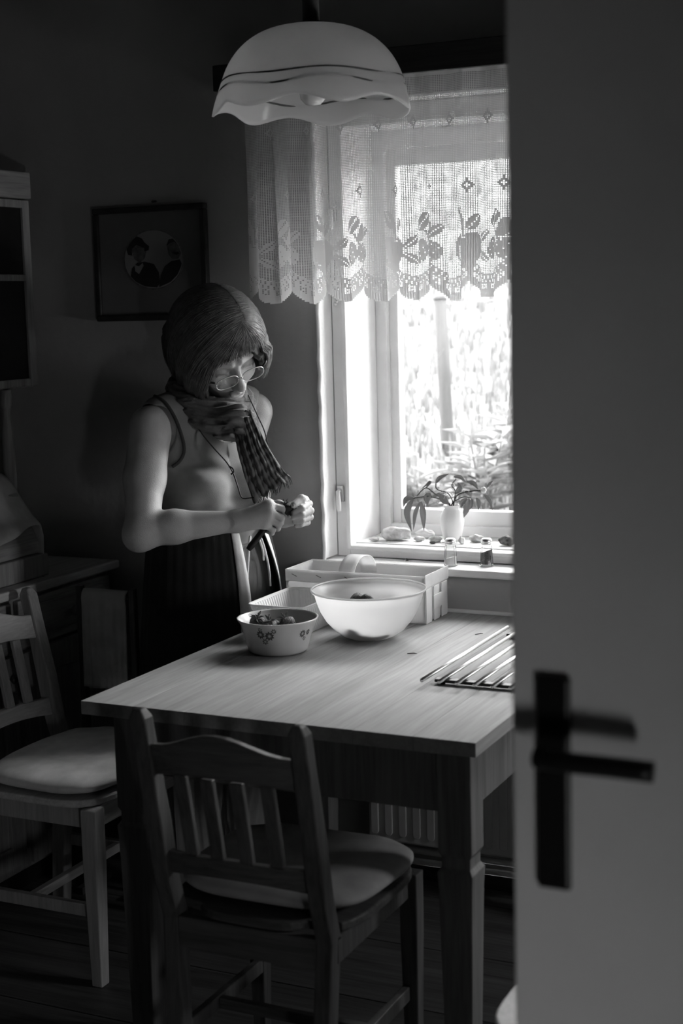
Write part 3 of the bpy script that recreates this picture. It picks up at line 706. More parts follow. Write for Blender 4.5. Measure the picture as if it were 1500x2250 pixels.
def flower(px, py, r, petals, par):               # printed blossom lying on the bowl wall
    best = None
    for z in np.linspace(.015, .07, 80):           # find the wall point under this pixel
        p = on(px, py, 2, SB[2]+z)
        e = abs(math.hypot(p[0]-SB[0], p[1]-SB[1])-rad_at(sbp, z)) + (10 if (p[0]-SB[0])*FW[0]+(p[1]-SB[1])*FW[1] > 0 else 0)
        if best is None or e < best[0]: best = (e, math.atan2(p[1]-SB[1], p[0]-SB[0]), z)
    _, a0, z0 = best; b = MB()
    for k in range(petals):
        q = 2*PI*k/petals+.3; pts = []
        for w_ in ((.2, 0), (.6, .25), (1, 0.0), (.6, -.25)):
            dx, dzv = r*(w_[0]*math.cos(q)-w_[1]*math.sin(q)), r*(w_[0]*math.sin(q)+w_[1]*math.cos(q))
            z = z0+dzv; R = rad_at(sbp, z)+.0004; a = a0+dx/R
            pts.append((SB[0]+R*math.cos(a), SB[1]+R*math.sin(a), SB[2]+z))
        b.add(pts, [[0, 1, 2, 3]])
    b.build('printed_flower', M_PRINT, par, False)
for px, py, r, n_ in ((572, 1395, .011, 9), (592, 1398, .012, 9), (583, 1410, .008, 7), (601, 1388, .007, 7), (571, 1384, .006, 6), (664, 1392, .010, 9), (676, 1388, .008, 8), (668, 1402, .006, 6)):
    flower(px, py, r, n_, sb)
def make_berry(label, group, calyx=True):
    t = empty('strawberry', label=label, cat='strawberry', group=group)
    prof = [(0, -.021), (.005, -.020), (.010, -.014), (.014, -.004), (.0155, .004), (.014, .011), (.009, .0145), (0, .0148)]
    MB().lathe(spline([(r, z, 0) for r, z in prof], 20)[:, :2].clip(0 if False else -1, 1), 20, (0, 0, 0), lambda q, r, z: 1+.05*math.sin(3*q+1)+.02*math.sin(11*q+z*900)).build('flesh', M_BERRY, t, True)
    if calyx:
        b = MB()
        for k in range(8):
            q = 2*PI*k/8; c_, s_ = math.cos(q), math.sin(q); n2 = (-s_*.003, c_*.003, 0)
            lift = .003*(k % 3)
            b.add([(0, 0, .015), (c_*.007+n2[0], s_*.007+n2[1], .0165+lift), (c_*.015, s_*.015, .013+lift*2), (c_*.007-n2[0], s_*.007-n2[1], .0165+lift)], [[0, 1, 2, 3]])
        b.build('calyx', M_LEAFD, t, False)
        MB().tube(spline([(0, 0, .014), (.001, .001, .022), (.004, .002, .030)], 6), .0012, 6).build('stalk', M_LEAFD, t, True)
    return t
proto = make_berry('strawberry with upright leaves nearest the left rim of the flowered bowl', 'strawberries in the flowered bowl')
berries = [ # x,y,z offsets in bowl, rot, scale, label
 ((-.044, -.018, .062), (.5, .3, 0), 1.25, None),
 ((-.005, -.030, .058), (.2, -.2, 1), 1.2, 'middle strawberry of the three heaped at the front of the flowered bowl'),
 ((.030, -.004, .062), (-.4, .5, 2), 1.2, 'strawberry with ragged leaves at the right of the flowered bowl'),
]
for i, (p, r, s, lab) in enumerate(berries):
    t = proto if i == 0 else copy_tree(proto)
    t.location = tuple(np.array(SB)+np.array(p)); t.rotation_euler = r; t.scale = (s, s, s)
    if lab: t['label'] = lab
top2 = ((on(782, 1308, 1, BB[1]+.02), 'small strawberry at the left of the pair on top in the frosted bowl'), (on(804, 1304, 1, BB[1]+.02), 'strawberry at the right of the pair on top in the frosted bowl'))
bare = make_berry('hulled strawberry at the bottom of the frosted plastic bowl', 'strawberries in the frosted bowl', False)
for p in ((0, 0, .028), (.034, .018, .030), (-.034, .018, .030), (.0, .036, .030), (.02, -.032, .030), (-.028, -.026, .030), (.002, .018, .050), (-.022, .024, .052), (.038, -.026, .046)):
    t = copy_tree(bare); t.location = tuple(np.array(SB)+np.array(p)); t.rotation_euler = (PI/2+rng.random()*.3, rng.random()*.3, rng.random()*6)
    t['label'] = 'dark strawberry buried under the others inside the flowered bowl'; t['group'] = 'strawberries in the flowered bowl'
first = True
for p in ((-.046, -.036, .029), (-.014, -.056, .029), (.022, -.054, .029), (.050, -.030, .030), (-.01, 0, .020), (.03, .01, .022), (-.06, .0, .032), (.0, .05, .029), (-.035, .045, .031), (.05, .035, .034), (-.005, -.022, .040), (.02, -.024, .043), (-.068, -.028, .042), (.0, -.072, .040)):
    t = bare if first else copy_tree(bare); first = False
    t.location = tuple(np.array(BB)+np.array(p)*np.array([.94, .94, 1])+np.array([0, 0, .002])); t.rotation_euler = (PI/2+rng.random()*.5-.25, rng.random()*.5-.25, rng.random()*6); t.scale = (1.1,)*3
for p, lab in top2:
    t = copy_tree(bare); t.location = (p[0], p[1], BB[2]+.086); t.rotation_euler = (1.3, .4, rng.random()*3); t.scale = (1.1,)*3; t['label'] = lab
# berries that carry the top pair
for p in ((.0, .02, .052), (-.03, .01, .056), (.03, .015, .056), (-.01, .03, .062), (.015, .03, .064)):
    t = copy_tree(bare); t.location = tuple(np.array(BB)+np.array(p)); t.rotation_euler = (1.5, rng.random()*2, rng.random()*6); t.scale = (1.1,)*3

# chip-wood basket with a bent handle
bk = empty('chip_basket', (-1.6, 3.5, TZ), label='rectangular chip-wood basket with a bent handle under the window', cat='basket')
kx0, kx1, ky0, ky1, kz0, kz1 = -1.795, -1.405, 3.415, 3.572, TZ+.001, .872
MB().box(kx0+.004, kx1-.004, ky0+.004, ky1-.004, kz0, kz0+.003).build('base_panel', M_CHIP, bk)
for a in ((kx0, kx1, ky0, ky0+.003), (kx0, kx1, ky1-.003, ky1), (kx0, kx0+.003, ky0+.004, ky1-.004), (kx1-.003, kx1, ky0+.004, ky1-.004)):
    MB().box(a[0], a[1], a[2], a[3], kz1-.032, kz1).build('rim_band', M_CHIP, bk, bevel=.0006)
    e = .0035
    if a[1]-a[0] > .1: MB().box(a[0], a[1], a[2]+(e if a[2] < 3.45 else -e), a[3]+(e if a[2] < 3.45 else -e), kz0+.001, kz1-.002).build('side_panel', M_CHIP, bk)
    else: MB().box(a[0]+(e if a[0] < -1.6 else -e), a[1]+(e if a[0] < -1.6 else -e), a[2], a[3], kz0+.001, kz1-.002).build('side_panel', M_CHIP, bk)
for yv in (ky0+.018, ky0+.070, ky0+.122):         # upright strips woven at the end
    MB().box(kx1+.0002, kx1+.0026, yv-.014, yv+.022, kz0, kz1-.034).build('upright_strip', M_CHIPZ, bk, bevel=.0005)
MB().box(kx1+.0028, kx1+.0046, ky0+.05, ky0+.106, kz0+.03, kz0+.065).build('woven_band', M_CHIP, bk, bevel=.0005)
MB().box(kx1+.0002, kx1+.0022, ky0, ky1, kz1-.030, kz1+.003).build('rim_band', M_CHIP, bk, bevel=.0006)
for xv in (-1.77, -1.70, -1.62, -1.56, -1.48, -1.43):
    MB().tube([(xv-.006, ky0-.0006, kz1-.012), (xv+.008, ky0-.0006, kz1-.018)], .0008, 5).build('staple', M_STAPLE, bk, True)
    MB().tube([(xv-.006, ky1-.0040, kz1-.008), (xv+.007, ky1-.0040, kz1-.014)], .0010, 5).build('staple', M_STAPLE, bk, True)
def hf(u, v):
    q = PI*v; yy = (ky0+ky1)/2 - math.cos(q)*(ky1-ky0-.016)/2; zz = kz1-.025+.056*math.sin(q)**.8
    return (-1.625+.045*(u-.5)+.02*math.sin(q)*0, yy, zz)
MB().grid(hf, 5, 30).build('handle', M_CHIP, bk, True, solid=.0022)
# white ribbed punnet
pn = empty('punnet', (-1.69, 3.27, TZ), label='white ribbed cardboard punnet behind the flowered bowl', cat='punnet')
def rect(x0, x1, y0, y1, r, z, n_=6):
    pts = []
    for cx, cy, a0 in ((x1-r, y1-r, 0), (x0+r, y1-r, PI/2), (x0+r, y0+r, PI), (x1-r, y0+r, 1.5*PI)):
        for q in np.linspace(a0, a0+PI/2, n_): pts.append((cx+r*math.cos(q), cy+r*math.sin(q), z))
    return pts
def prect(t_, z, extra=0):
    ins = .028*(1-t_)-extra
    base = rect(-1.765+ins, -1.612-ins, 3.150+ins, 3.385-ins, .022, z)
    out = []
    for i in range(len(base)):                     # subdivide so the ribs can be cut in
        a, c = np.array(base[i]), np.array(base[(i+1) % len(base)]); k_ = max(1, int(np.linalg.norm(c-a)/.003))
        for j in range(k_): out.append(a+(c-a)*j/k_)
    return out
rb = [prect(0.5, TZ+.002) for _ in range(1)]
nn = len(prect(1, 0)); 
def ribbed(t_, z, off):
    src = prect(1, z); cxy = np.array([-1.6885, 3.2675]); ins = .026*(1-t_); out = []
    for i, p in enumerate(src):
        d = p[:2]-cxy; sc = np.array([1-ins/.0765, 1-ins/.1175]); q = cxy+d*sc; nrm = d/np.linalg.norm(d)
        q = q+nrm*(off+(.0012 if (i//2) % 2 else 0)*(1 if t_ < .93 else 0)); out.append((q[0], q[1], z))
    return out
b = MB(); lev = [(0, TZ+.001), (.15, TZ+.012), (.5, TZ+.04), (.92, TZ+.074), (.93, TZ+.075), (1, TZ+.080)]
rings = [ribbed(t_, z, 0) for t_, z in lev]+[ribbed(1, TZ+.0815, .003), ribbed(1, TZ+.079, .004)]
inn = [ribbed(1, TZ+.0816, -.001)]+[ribbed(t_, z+.0015, -.002) for t_, z in lev[::-1]]
b.loft(rings[:6]+[ribbed(1, TZ+.0805, .004), ribbed(1, TZ+.082, .003)]+inn)
b.build('box_shell', M_PUN, pn, False)
# metal rack
rk = empty('trivet_rack', (-1.08, 3.11, TZ), label='flat metal rack of parallel steel rods at the right of the table', cat='rack')
for k in range(6):
    x = -1.178+.0389*k
    MB().tube([(x, 2.838, TZ+.0165), (x, 3.385, TZ+.0165)], .0044, 10).build('rod', M_METAL, rk, True)
for yv in (2.885, 3.345):
    MB().box(-1.165, -.975, yv-.010, yv+.010, TZ+.0045, TZ+.0115).build('cross_bar', M_BLACK, rk, bevel=.002)
    for x in (-1.15, -.99): MB().lathe([(0, 0), (.006, 0), (.007, .0044), (0, .0044)], 12, (x, yv, TZ+.0003)).build('rubber_foot', M_BLACK, rk, True)
# crumbs of stalk left on the table
for px, py, a, lab in ((905, 1436, .3, 'thin strawberry stalk lying by itself on the bare table'), (1052, 1393, .9, 'tiny leaf scrap on the table near the metal rack')):
    p = on(px, py, 2, TZ+.0015); d = np.array([math.cos(a), math.sin(a), 0])*.011
    MB().tube([p-d, p+d*.2+np.array([.002, .001, .001]), p+d], [.0009, .0012, .0007], 6).build('stalk_scrap', M_LEAFD, None, True, label=lab, cat='stalk')

# ------------------------------------------------------------------ things on the window sill
def stone(px, py, Y, zb, sx, sy, sz, mat, label, seed, rz=0.0):
    p = on(px, py, 1, Y); r2 = np.random.default_rng(seed); ph = r2.random(9)*6.28
    def f(u, v):
        q, a = 2*PI*u, PI*(v-.5); d = np.array([math.cos(a)*math.cos(q), math.cos(a)*math.sin(q), math.sin(a)])
        k_ = 1+.12*math.sin(2*d[0]*3+ph[0])*math.cos(3*d[1]+ph[1])+.07*math.sin(5*d[2]+4*d[0]+ph[2])+.04*math.sin(9*d[1]+7*d[2]+ph[3])
        d = d*k_; x_, y_ = d[0]*sx, d[1]*sy
        return (p[0]+x_*math.cos(rz)-y_*math.sin(rz), Y+x_*math.sin(rz)+y_*math.cos(rz), zb+sz*.93+max(d[2], -.93)*sz)
    MB().grid(f, 28, 17, True).build('sill_stone', mat, None, True, label=label, cat='stone', group='stones on the window sill')
ZS = .8955
stone(868, 1172, 3.80, ZS, .044, .028, .019, M_STONE, 'large rough grey rock at the left end of the window sill', 1, .1)
stone(822, 1182, 3.765, ZS, .014, .010, .006, M_STONEW, 'small white pebble left of the large rock', 2)
stone(934, 1168, 3.86, ZS, .026, .018, .013, M_STONEW, 'pale rounded stone behind the grey pebbles beside the vase', 3)
stone(921, 1183, 3.80, ZS, .016, .011, .007, M_STONEW, 'small pale pebble between the large rock and the vase', 4)
stone(956, 1179, 3.80, ZS, .019, .012, .008, M_STONE, 'smooth grey pebble touching the left of the vase', 5, .2)
stone(950, 1190, 3.768, ZS, .009, .007, .004, M_STONED, 'tiny dark pebble in front of the smooth grey pebble', 6)
stone(1014, 1185, 3.79, ZS, .009, .008, .010, M_STONEW, 'upright pale pebble between the two shakers', 7)
stone(1046, 1181, 3.83, ZS, .021, .014, .010, M_STONE, 'flat grey stone right of the vase behind the pepper shaker', 8)
stone(1114, 1186, 3.80, ZS, .024, .016, .013, M_STONED, 'dark speckled stone at the right end of the visible sill', 9)
# vase
vc = on(993, 1170, 1, 3.835); VX, VY = vc[0], 3.835
vs = empty('plant_vase', (VX, VY, ZS), label='small white stoneware vase on the window sill', cat='vase')
MB().lathe([(0, 0), (.020, 0), (.024, .004), (.031, .035), (.0335, .055), (.031, .072), (.023, .086), (.0205, .090), (.023, .097), (.0235, .099), (.021, .099), (.018, .091), (.02, .085), (.028, .06), (.02, .01), (0, .008)], 40, (VX, VY, ZS)).build('body', M_VASE, vs, True)
bq = empty('vase_plant', (VX, VY, ZS+.02), label='drooping leafy stems with buds standing in the white vase', cat='plant')
DV = float((np.array([VX, VY, 1.0])-CAM)@FW)
def vp(px, py, dd=0): return at(px, py, DV+dd)
mouth = np.array([VX, VY, ZS+.095])
def stem(pts, r=.0016):
    path = spline([np.array([VX, VY, ZS+.02]), mouth+np.array([rng.uniform(-.008, .008), rng.uniform(-.006, .006), 0])]+[vp(*p) for p in pts], 22)
    MB().tube(path, r, 6).build('stem', M_LEAFD, bq, True)
stem([(955, 1085), (935, 1072), (915, 1090)]); stem([(950, 1092), (928, 1092), (908, 1095)]); stem([(985, 1085), (960, 1075), (957, 1062)])
stem([(1005, 1088), (1030, 1080), (1055, 1078)], .002); stem([(1010, 1095), (1022, 1092), (1036, 1094)]); stem([(1000, 1080), (992, 1066), (1002, 1052)])
def leaf(a, c, e, w_, mat=M_LEAF):                # base, middle, tip pixels, half width in metres
    P = spline([vp(*a), vp(*c), vp(*e)], 12); b = MB(); V = []; T = np.gradient(P, axis=0); T /= np.linalg.norm(T, axis=1)[:, None]
    sd = np.cross(T, -FW); sd /= np.linalg.norm(sd, axis=1)[:, None]; nr = np.cross(sd, T)
    for i in range(12):
        t_ = i/11; ww = w_*math.sin(PI*min(1, t_*.96+.03)**.85)
        for s_ in (-1, -.5, 0, .5, 1): V.append(P[i]+sd[i]*ww*s_+nr[i]*(abs(s_)*ww*.45))
    b.add(V, [[i*5+j, i*5+j+1, (i+1)*5+j+1, (i+1)*5+j] for i in range(11) for j in range(4)])
    b.build('leaf', mat, bq, True, solid=.0006)
for a in (((908, 1096), (894, 1125), (904, 1168), .0095), ((925, 1102), (929, 1130), (931, 1166), .0085), ((922, 1103), (912, 1128), (908, 1165), .006, M_LEAF),
          ((910, 1094), (893, 1096), (886, 1114), .008), ((957, 1062), (966, 1050), (988, 1040), .006), ((996, 1048), (1010, 1048), (1025, 1062), .0055), ((1025, 1058), (1040, 1062), (1051, 1077), .0065),
          ((1030, 1095), (1025, 1115), (1018, 1138), .010), ((1026, 1094), (1014, 1105), (1014, 1118), .007), ((1036, 1095), (1036, 1108), (1032, 1120), .006), ((1062, 1086), (1074, 1098), (1082, 1122), .006),
          ((1046, 1094), (1052, 1106), (1050, 1122), .006), ((1036, 1092), (1026, 1082), (1016, 1082), .005), ((935, 1073), (945, 1058), (925, 1075), .004), ((945, 1083), (938, 1094), (939, 1112), .010), ((985, 1108), (972, 1095), (965, 1084), .010), ((1000, 1085), (1010, 1072), (1005, 1060), .008), ((1068, 1072), (1076, 1062), (1083, 1056), .004)):
    leaf(*a)
bd = vp(1062, 1077); MB().lathe([(0, -.009), (.006, -.007), (.0085, 0), (.006, .007), (0, .009)], 16, tuple(bd)).build('flower_bud', M_STONEW, bq, True)
for k in range(26):                               # fine sprays of dried florets
    cpx, cpy = ((955, 1105) if k < 10 else (998, 1085)); a = vp(cpx+rng.uniform(-22, 22), cpy+rng.uniform(-22, 12), rng.uniform(-.01, .01)); c = a+np.array([rng.uniform(-.012, .012), rng.uniform(-.006, .006), rng.uniform(-.012, .012)])
    MB().tube([a, (a+c)/2+np.array([0, 0, .003]), c], [.0006, .0012, .0005], 5).build('floret', M_LEAF if k % 2 else M_STONEW, bq, True)
# shakers
def shaker(px, mat_f, fill, label, tilt):
    p = on(px, 1243, 2, .8615); t = empty('glass_shaker', tuple(p), label=label, cat='shaker', group='glass shakers')
    s1 = .84
    MB().lathe([(r*s1, z*s1) for r, z in [(0, 0), (.021, 0), (.0215, .003), (.0185, .055), (.016, .064), (.016, .068), (.0145, .068), (.0145, .063), (.0168, .054), (.019, .006), (0, .005)]], 12, tuple(p)).build('glass_body', M_GLASS, t, False)
    fh = fill*s1
    b = MB(); b.loft([[(p[0]+r*math.cos(q), p[1]+r*math.sin(q), p[2]+z+(tilt*math.cos(q) if z > .02 else 0)) for q in np.linspace(0, 2*PI, 20, endpoint=False)] for r, z in ((.0150, .0055), (.0148, fh))]); b.build('contents', mat_f, t)
    MB().lathe([(r*s1, z*s1) for r, z in [(0, .0685), (.0172, .0685), (.0175, .072), (.0168, .074), (.0175, .076), (.0172, .083), (.013, .087), (0, .088)]], 28, tuple(p)).build('metal_lid', M_METAL, t, True)
    return t
shaker(990, M_SALT, .026, 'glass salt shaker with a metal lid, nearly white inside', .004)
shaker(1069, M_PEPPER, .046, 'glass pepper shaker with a metal lid, half full of grey pepper', .006)
# bead strings hanging on the window latch
nk = empty('bead_string', tuple(on(738, 640, 1, 3.688)), label='little string of glass beads hanging from the window frame', cat='beads')
b = MB(); bpts = [(735, 620), (735, 630), (736, 640), (737, 648), (741, 636), (745, 630), (748, 624), (737, 655), (738, 663), (736, 669)]
for i, (x, yv) in enumerate(bpts):
    p = on(x, yv, 1, 3.684); r = .0042 if i < 7 else .0055
    b.lathe([(0, -r), (r*.7, -r*.7), (r, 0), (r*.7, r*.7), (0, r)], 10, tuple(p))
b.build('beads', M_METAL, nk, True)
MB().tube(spline([on(735, 560, 1, 3.690)]+[on(x, yv, 1, 3.686) for x, yv in bpts[:4]], 12), .0009, 5).build('thread', M_CORD, nk, True)
# crooked scrap on the window board
p = on(890, 1233, 2, .8615)
MB().add([p, p+np.array([.009, .003, .001]), p+np.array([.003, .004, .008])], [[0, 1, 2]]).build('leaf_scrap', M_LEAFD, None, False, solid=.001, label='tiny dry leaf scrap on the window board', cat='leaf')

# ------------------------------------------------------------------ signed-distance sculpting
class Field:
    def __init__(s, lo, hi, h):
        s.lo = np.array(lo, float); s.h = h; s.n = np.ceil((np.array(hi)-s.lo)/h).astype(int)+1
        s.D = np.full(s.n, 1.0, np.float32)
    def sl(s, lo, hi):
        a = np.clip(np.floor((np.array(lo)-s.lo)/s.h).astype(int), 0, s.n-1); b = np.clip(np.ceil((np.array(hi)-s.lo)/s.h).astype(int)+1, 1, s.n)
        if (b <= a).any(): return None, None
        g_ = np.meshgrid(*[(s.lo[i]+s.h*np.arange(a[i], b[i])).astype(np.float32) for i in range(3)], indexing='ij', sparse=True)
        return tuple(slice(a[i], b[i]) for i in range(3)), g_
    def put(s, prim, k=.01, mode='add'):
        fn, lo, hi = prim; mg = max(k*1.5, 3*s.h)
        q, P = s.sl(np.array(lo)-mg, np.array(hi)+mg)
        if q is None: return s
        d = fn(*P).astype(np.float32); D = s.D[q]
        if mode == 'sub':
            d = -d; hh = np.clip(.5-.5*(d-D)/k, 0, 1); s.D[q] = d*(1-hh)+D*hh+k*hh*(1-hh)
        else:
            hh = np.clip(.5+.5*(d-D)/k, 0, 1); s.D[q] = d*(1-hh)+D*hh-k*hh*(1-hh)
        return s
    def merge(s, o, k):                            # o: Field on the same lattice, smaller box
        a = np.round((o.lo-s.lo)/s.h).astype(int); a0 = np.maximum(a, 0); a1 = np.minimum(a+o.n, s.n)
        q = tuple(slice(a0[i], a1[i]) for i in range(3)); d = o.D[tuple(slice(a0[i]-a[i], a1[i]-a[i]) for i in range(3))]
        D = s.D[q]; hh = np.clip(.5+.5*(d-D)/k, 0, 1); s.D[q] = d*(1-hh)+D*hh-k*hh*(1-hh)
    def sub(s, lo, hi):
        a = np.floor((np.array(lo)-s.lo)/s.h).astype(int); l2 = s.lo+a*s.h; f = Field(l2, hi, s.h); return f
    def mesh(s):
        D = s.D; S = D < 0; nx, ny, nz = D.shape
        cnt = np.zeros((nx-1, ny-1, nz-1), np.int8)
        for i in (0, 1):
            for j in (0, 1):
                for k in (0, 1): cnt += S[i:nx-1+i, j:ny-1+j, k:nz-1+k]
        I, J, K = np.nonzero((cnt > 0) & (cnt < 8)); idx = np.full(cnt.shape, -1, np.int32); idx[I, J, K] = np.arange(len(I))
        acc = np.zeros((len(I), 3)); num = np.zeros(len(I))
        cor = [(i, j, k) for i in (0, 1) for j in (0, 1) for k in (0, 1)]
        for a in cor:
            for ax in range(3):
                if a[ax]: continue
                b = list(a); b[ax] = 1
                va = D[I+a[0], J+a[1], K+a[2]]; vb = D[I+b[0], J+b[1], K+b[2]]; mk = (va < 0) != (vb < 0)
                t = np.where(mk, va/np.where(mk, va-vb, 1), 0); p = np.array(a, float)[None]+np.zeros((len(I), 3)); p[:, ax] += t
                acc += p*mk[:, None]; num += mk
        V = s.lo+s.h*(np.stack([I, J, K], -1)+acc/num[:, None]); Q = []
        for ax in range(3):
            sh = [slice(None)]*3; s0 = list(sh); s1 = list(sh); s0[ax] = slice(0, -1); s1[ax] = slice(1, None)
            ch = S[tuple(s0)] != S[tuple(s1)]; o1, o2 = [(1, 2), (2, 0), (0, 1)][ax]
            E = np.array(np.nonzero(ch)); ok = (E[o1] > 0) & (E[o2] > 0) & (E[o1] < D.shape[o1]-1) & (E[o2] < D.shape[o2]-1); E = E[:, ok]
            def cell(d1, d2):
                e = E.copy(); e[o1] += d1; e[o2] += d2; return idx[e[0], e[1], e[2]]
            q = np.stack([cell(-1, -1), cell(0, -1), cell(0, 0), cell(-1, 0)], -1); fl_ = ~S[tuple(E)]
            q[fl_] = q[fl_][:, ::-1]; Q.append(q)
        return V, np.concatenate(Q)
def capsule(a, b, ra, rb=None):
    a, b = np.array(a, float), np.array(b, float); rb = ra if rb is None else rb; ba = b-a; L2 = ba@ba+1e-12; R = max(ra, rb)
    def fn(X, Y, Z):
        t = np.clip(((X-a[0])*ba[0]+(Y-a[1])*ba[1]+(Z-a[2])*ba[2])/L2, 0, 1)
        return np.sqrt((X-a[0]-t*ba[0])**2+(Y-a[1]-t*ba[1])**2+(Z-a[2]-t*ba[2])**2)-(ra+(rb-ra)*t)
    return fn, np.minimum(a, b)-R, np.maximum(a, b)+R
def ellipsoid(c, ax, r):                           # ax: three unit axes, r: three radii
    c = np.array(c, float); A = np.array(ax, float); r = np.array(r, float)
    ext = np.sqrt(((A*r[:, None])**2).sum(0))
    def fn(X, Y, Z):
        q = [(X-c[0])*A[i, 0]+(Y-c[1])*A[i, 1]+(Z-c[2])*A[i, 2] for i in range(3)]
        k0 = np.sqrt(sum((q[i]/r[i])**2 for i in range(3))); k1 = np.sqrt(sum((q[i]/r[i]**2)**2 for i in range(3)))+1e-6
        return k0*(k0-1)/k1
    return fn, c-ext, c+ext
def chain(f, pts, rad, k):
    for i in range(len(pts)-1): f.put(capsule(pts[i], pts[i+1], rad[i], rad[i+1]), k)

# ------------------------------------------------------------------ the woman: joints
def atp(px, py, d): return at(px, py, d+.065)
D0 = 3.84
Dv = np.array([.917, -.40, 0]); Dv /= np.linalg.norm(Dv); Lv = np.array([-Dv[1], Dv[0], 0]); Zv = np.array([0, 0, 1.])
BODY = np.array([Dv, Lv, Zv])
O = atp(452, 1000, D0); O[2] = 0
def B(f, l, z): return O+Dv*f+Lv*l+Zv*z
def img(r, u, t): return RT*r+UP*u-FW*t            # direction given as right / up / towards the camera
HF = img(.5, -.62, .605); HL = img(.866, .346, -.361)
HF /= np.linalg.norm(HF); HL -= HF*(HL@HF); HL /= np.linalg.norm(HL); HU = np.cross(HF, HL)
HEAD = np.array([HF, HL, HU]); HC = atp(481, 766, 3.74); HS = 1.06
def Hp(f, l, u): return HC+HS*(HF*f+HL*l+HU*u)
RS, LS = atp(334, 938, 3.735), atp(556, 905, 3.93)
RE, RW = atp(312, 1168, 3.62), atp(520, 1145, 3.640)
LE, LW = atp(505, 1098, 3.93), atp(622, 1134, 3.755)
NK = atp(440, 895, 3.85)
def torso(f, g_, k=.03):                           # g_: how far the surface is pushed out
    f.put(ellipsoid(B(-.005, 0, 1.125), BODY, (.100+g_, .140+g_, .215+g_)), k)
    f.put(ellipsoid(B(.005, 0, .98), BODY, (.112+g_, .138+g_, .17+g_)), k)
    f.put(ellipsoid(B(-.005, 0, .85), BODY, (.120+g_, .155+g_, .15+g_)), k)
    f.put(capsule(RS*.80+LS*.20+Zv*.005, LS*.80+RS*.20+Zv*.005, .052+g_), .045)
    for sh in (RS, LS):
        f.put(capsule(NK+Zv*.0, sh*.85+NK*.15+Zv*.02, .045+g_, .043+g_), .04)
    for l in (-.068, .070):
        f.put(ellipsoid(B(.078, l, 1.085), BODY, (.052+g_, .060+g_, .062+g_)), .035)
person = empty('person', tuple(O), label='person in a sleeveless top and scarf standing at the table hulling strawberries', cat='person')
lo = np.minimum(np.minimum(O-np.array([.36, .33, 0]), RE-.08), HC-.2); lo[2] = .07
hi = np.maximum(np.maximum(O+np.array([.42, .30, 0]), LW+.12), HC+.2); hi[2] = HC[2]+.16
hi[1] = min(hi[1], YB-.004)
f = Field(lo, hi, .0028)
torso(f, -.007)
f.put(capsule(NK, Hp(-.035, 0, -.06), .056, .052), .03)
# head: skull, jaw, cheeks, brow, nose, lips, ears
hf = f.sub(HC-.17, HC+.17)
hf.put(ellipsoid(Hp(-.012, 0, .035), HEAD, (.096*HS, .077*HS, .090*HS)), .02)
hf.put(ellipsoid(Hp(.025, 0, -.035), HEAD, (.066*HS, .061*HS, .080*HS)), .03)
hf.put(ellipsoid(Hp(.055, 0, -.098), HEAD, (.026*HS, .028*HS, .020*HS)), .03)
for s_ in (-1, 1):
    hf.put(ellipsoid(Hp(.058, s_*.038, -.030), HEAD, (.026*HS, .024*HS, .026*HS)), .02)
    hf.put(capsule(Hp(.088, s_*.012, .020), Hp(.074, s_*.046, .016), .009, .008), .012)
    hf.put(ellipsoid(Hp(.090, s_*.031, -.004), HEAD, (.014, .017, .011)), .010, 'sub')
    hf.put(ellipsoid(Hp(.068, s_*.031, -.004), HEAD, (.0145, .0150, .0135)), .003)
    hf.put(capsule(Hp(.0835, s_*.021, -.008), Hp(.0795, s_*.044, -.010), .0030, .0028), .004)
    hf.put(ellipsoid(Hp(-.008, s_*.078, -.008), HEAD, (.018, .008, .030)), .008)
    hf.put(ellipsoid(Hp(.100, s_*.011, -.043), HEAD, (.010, .009, .008)), .006)
hf.put(capsule(Hp(.090, 0, .004), Hp(.112, 0, -.032), .0085, .0095), .010)
hf.put(ellipsoid(Hp(.113, 0, -.037), HEAD, (.013, .012, .011)), .008)
hf.put(capsule(Hp(.092, -.016, -.066), Hp(.0975, 0, -.063), .0042, .0055), .006)
hf.put(capsule(Hp(.092, .016, -.066), Hp(.0975, 0, -.063), .0042, .0055), .006)
hf.put(capsule(Hp(.090, -.013, -.075), Hp(.090, .013, -.075), .0062), .006)
hf.put(capsule(Hp(.1005, -.016, -.070), Hp(.1005, .016, -.070), .0018), .002, 'sub')
f.merge(hf, .02)
# arms
am = f.sub(np.minimum(RE, RW)-.10, np.maximum(RS, RW)+.10)
RM = RS*.5+RE*.5+img(-.006, 0, 0)
am.put(capsule(RS+img(-.004, 0, 0), RM, .054, .051), .02); am.put(capsule(RM, RE, .050, .041), .02)
am.put(ellipsoid(RE+img(-.012, -.016, -.004), BODY, (.034, .034, .034)), .02)
am.put(capsule(RE, RE*.66+RW*.34+img(0, .003, 0), .041, .040), .02); am.put(capsule(RE*.66+RW*.34+img(0, .003, 0), RW, .040, .025), .02)
f.merge(am, .010)
am = f.sub(np.minimum(LE, LW)-.10, np.maximum(np.maximum(LS, LW), LE)+.10)
am.put(capsule(LS, LE, .052, .043), .02); am.put(capsule(LE, LE*.6+LW*.4, .043, .041), .02); am.put(capsule(LE*.6+LW*.4, LW, .041, .026), .02)
f.merge(am, .010)
# legs below the clothes
for l in (-.085, .085):
    chain(f, [B(0, l, .80), B(.015, l*.95, .46), B(-.01, l*.9, .12)], [.075, .050, .036], .03)
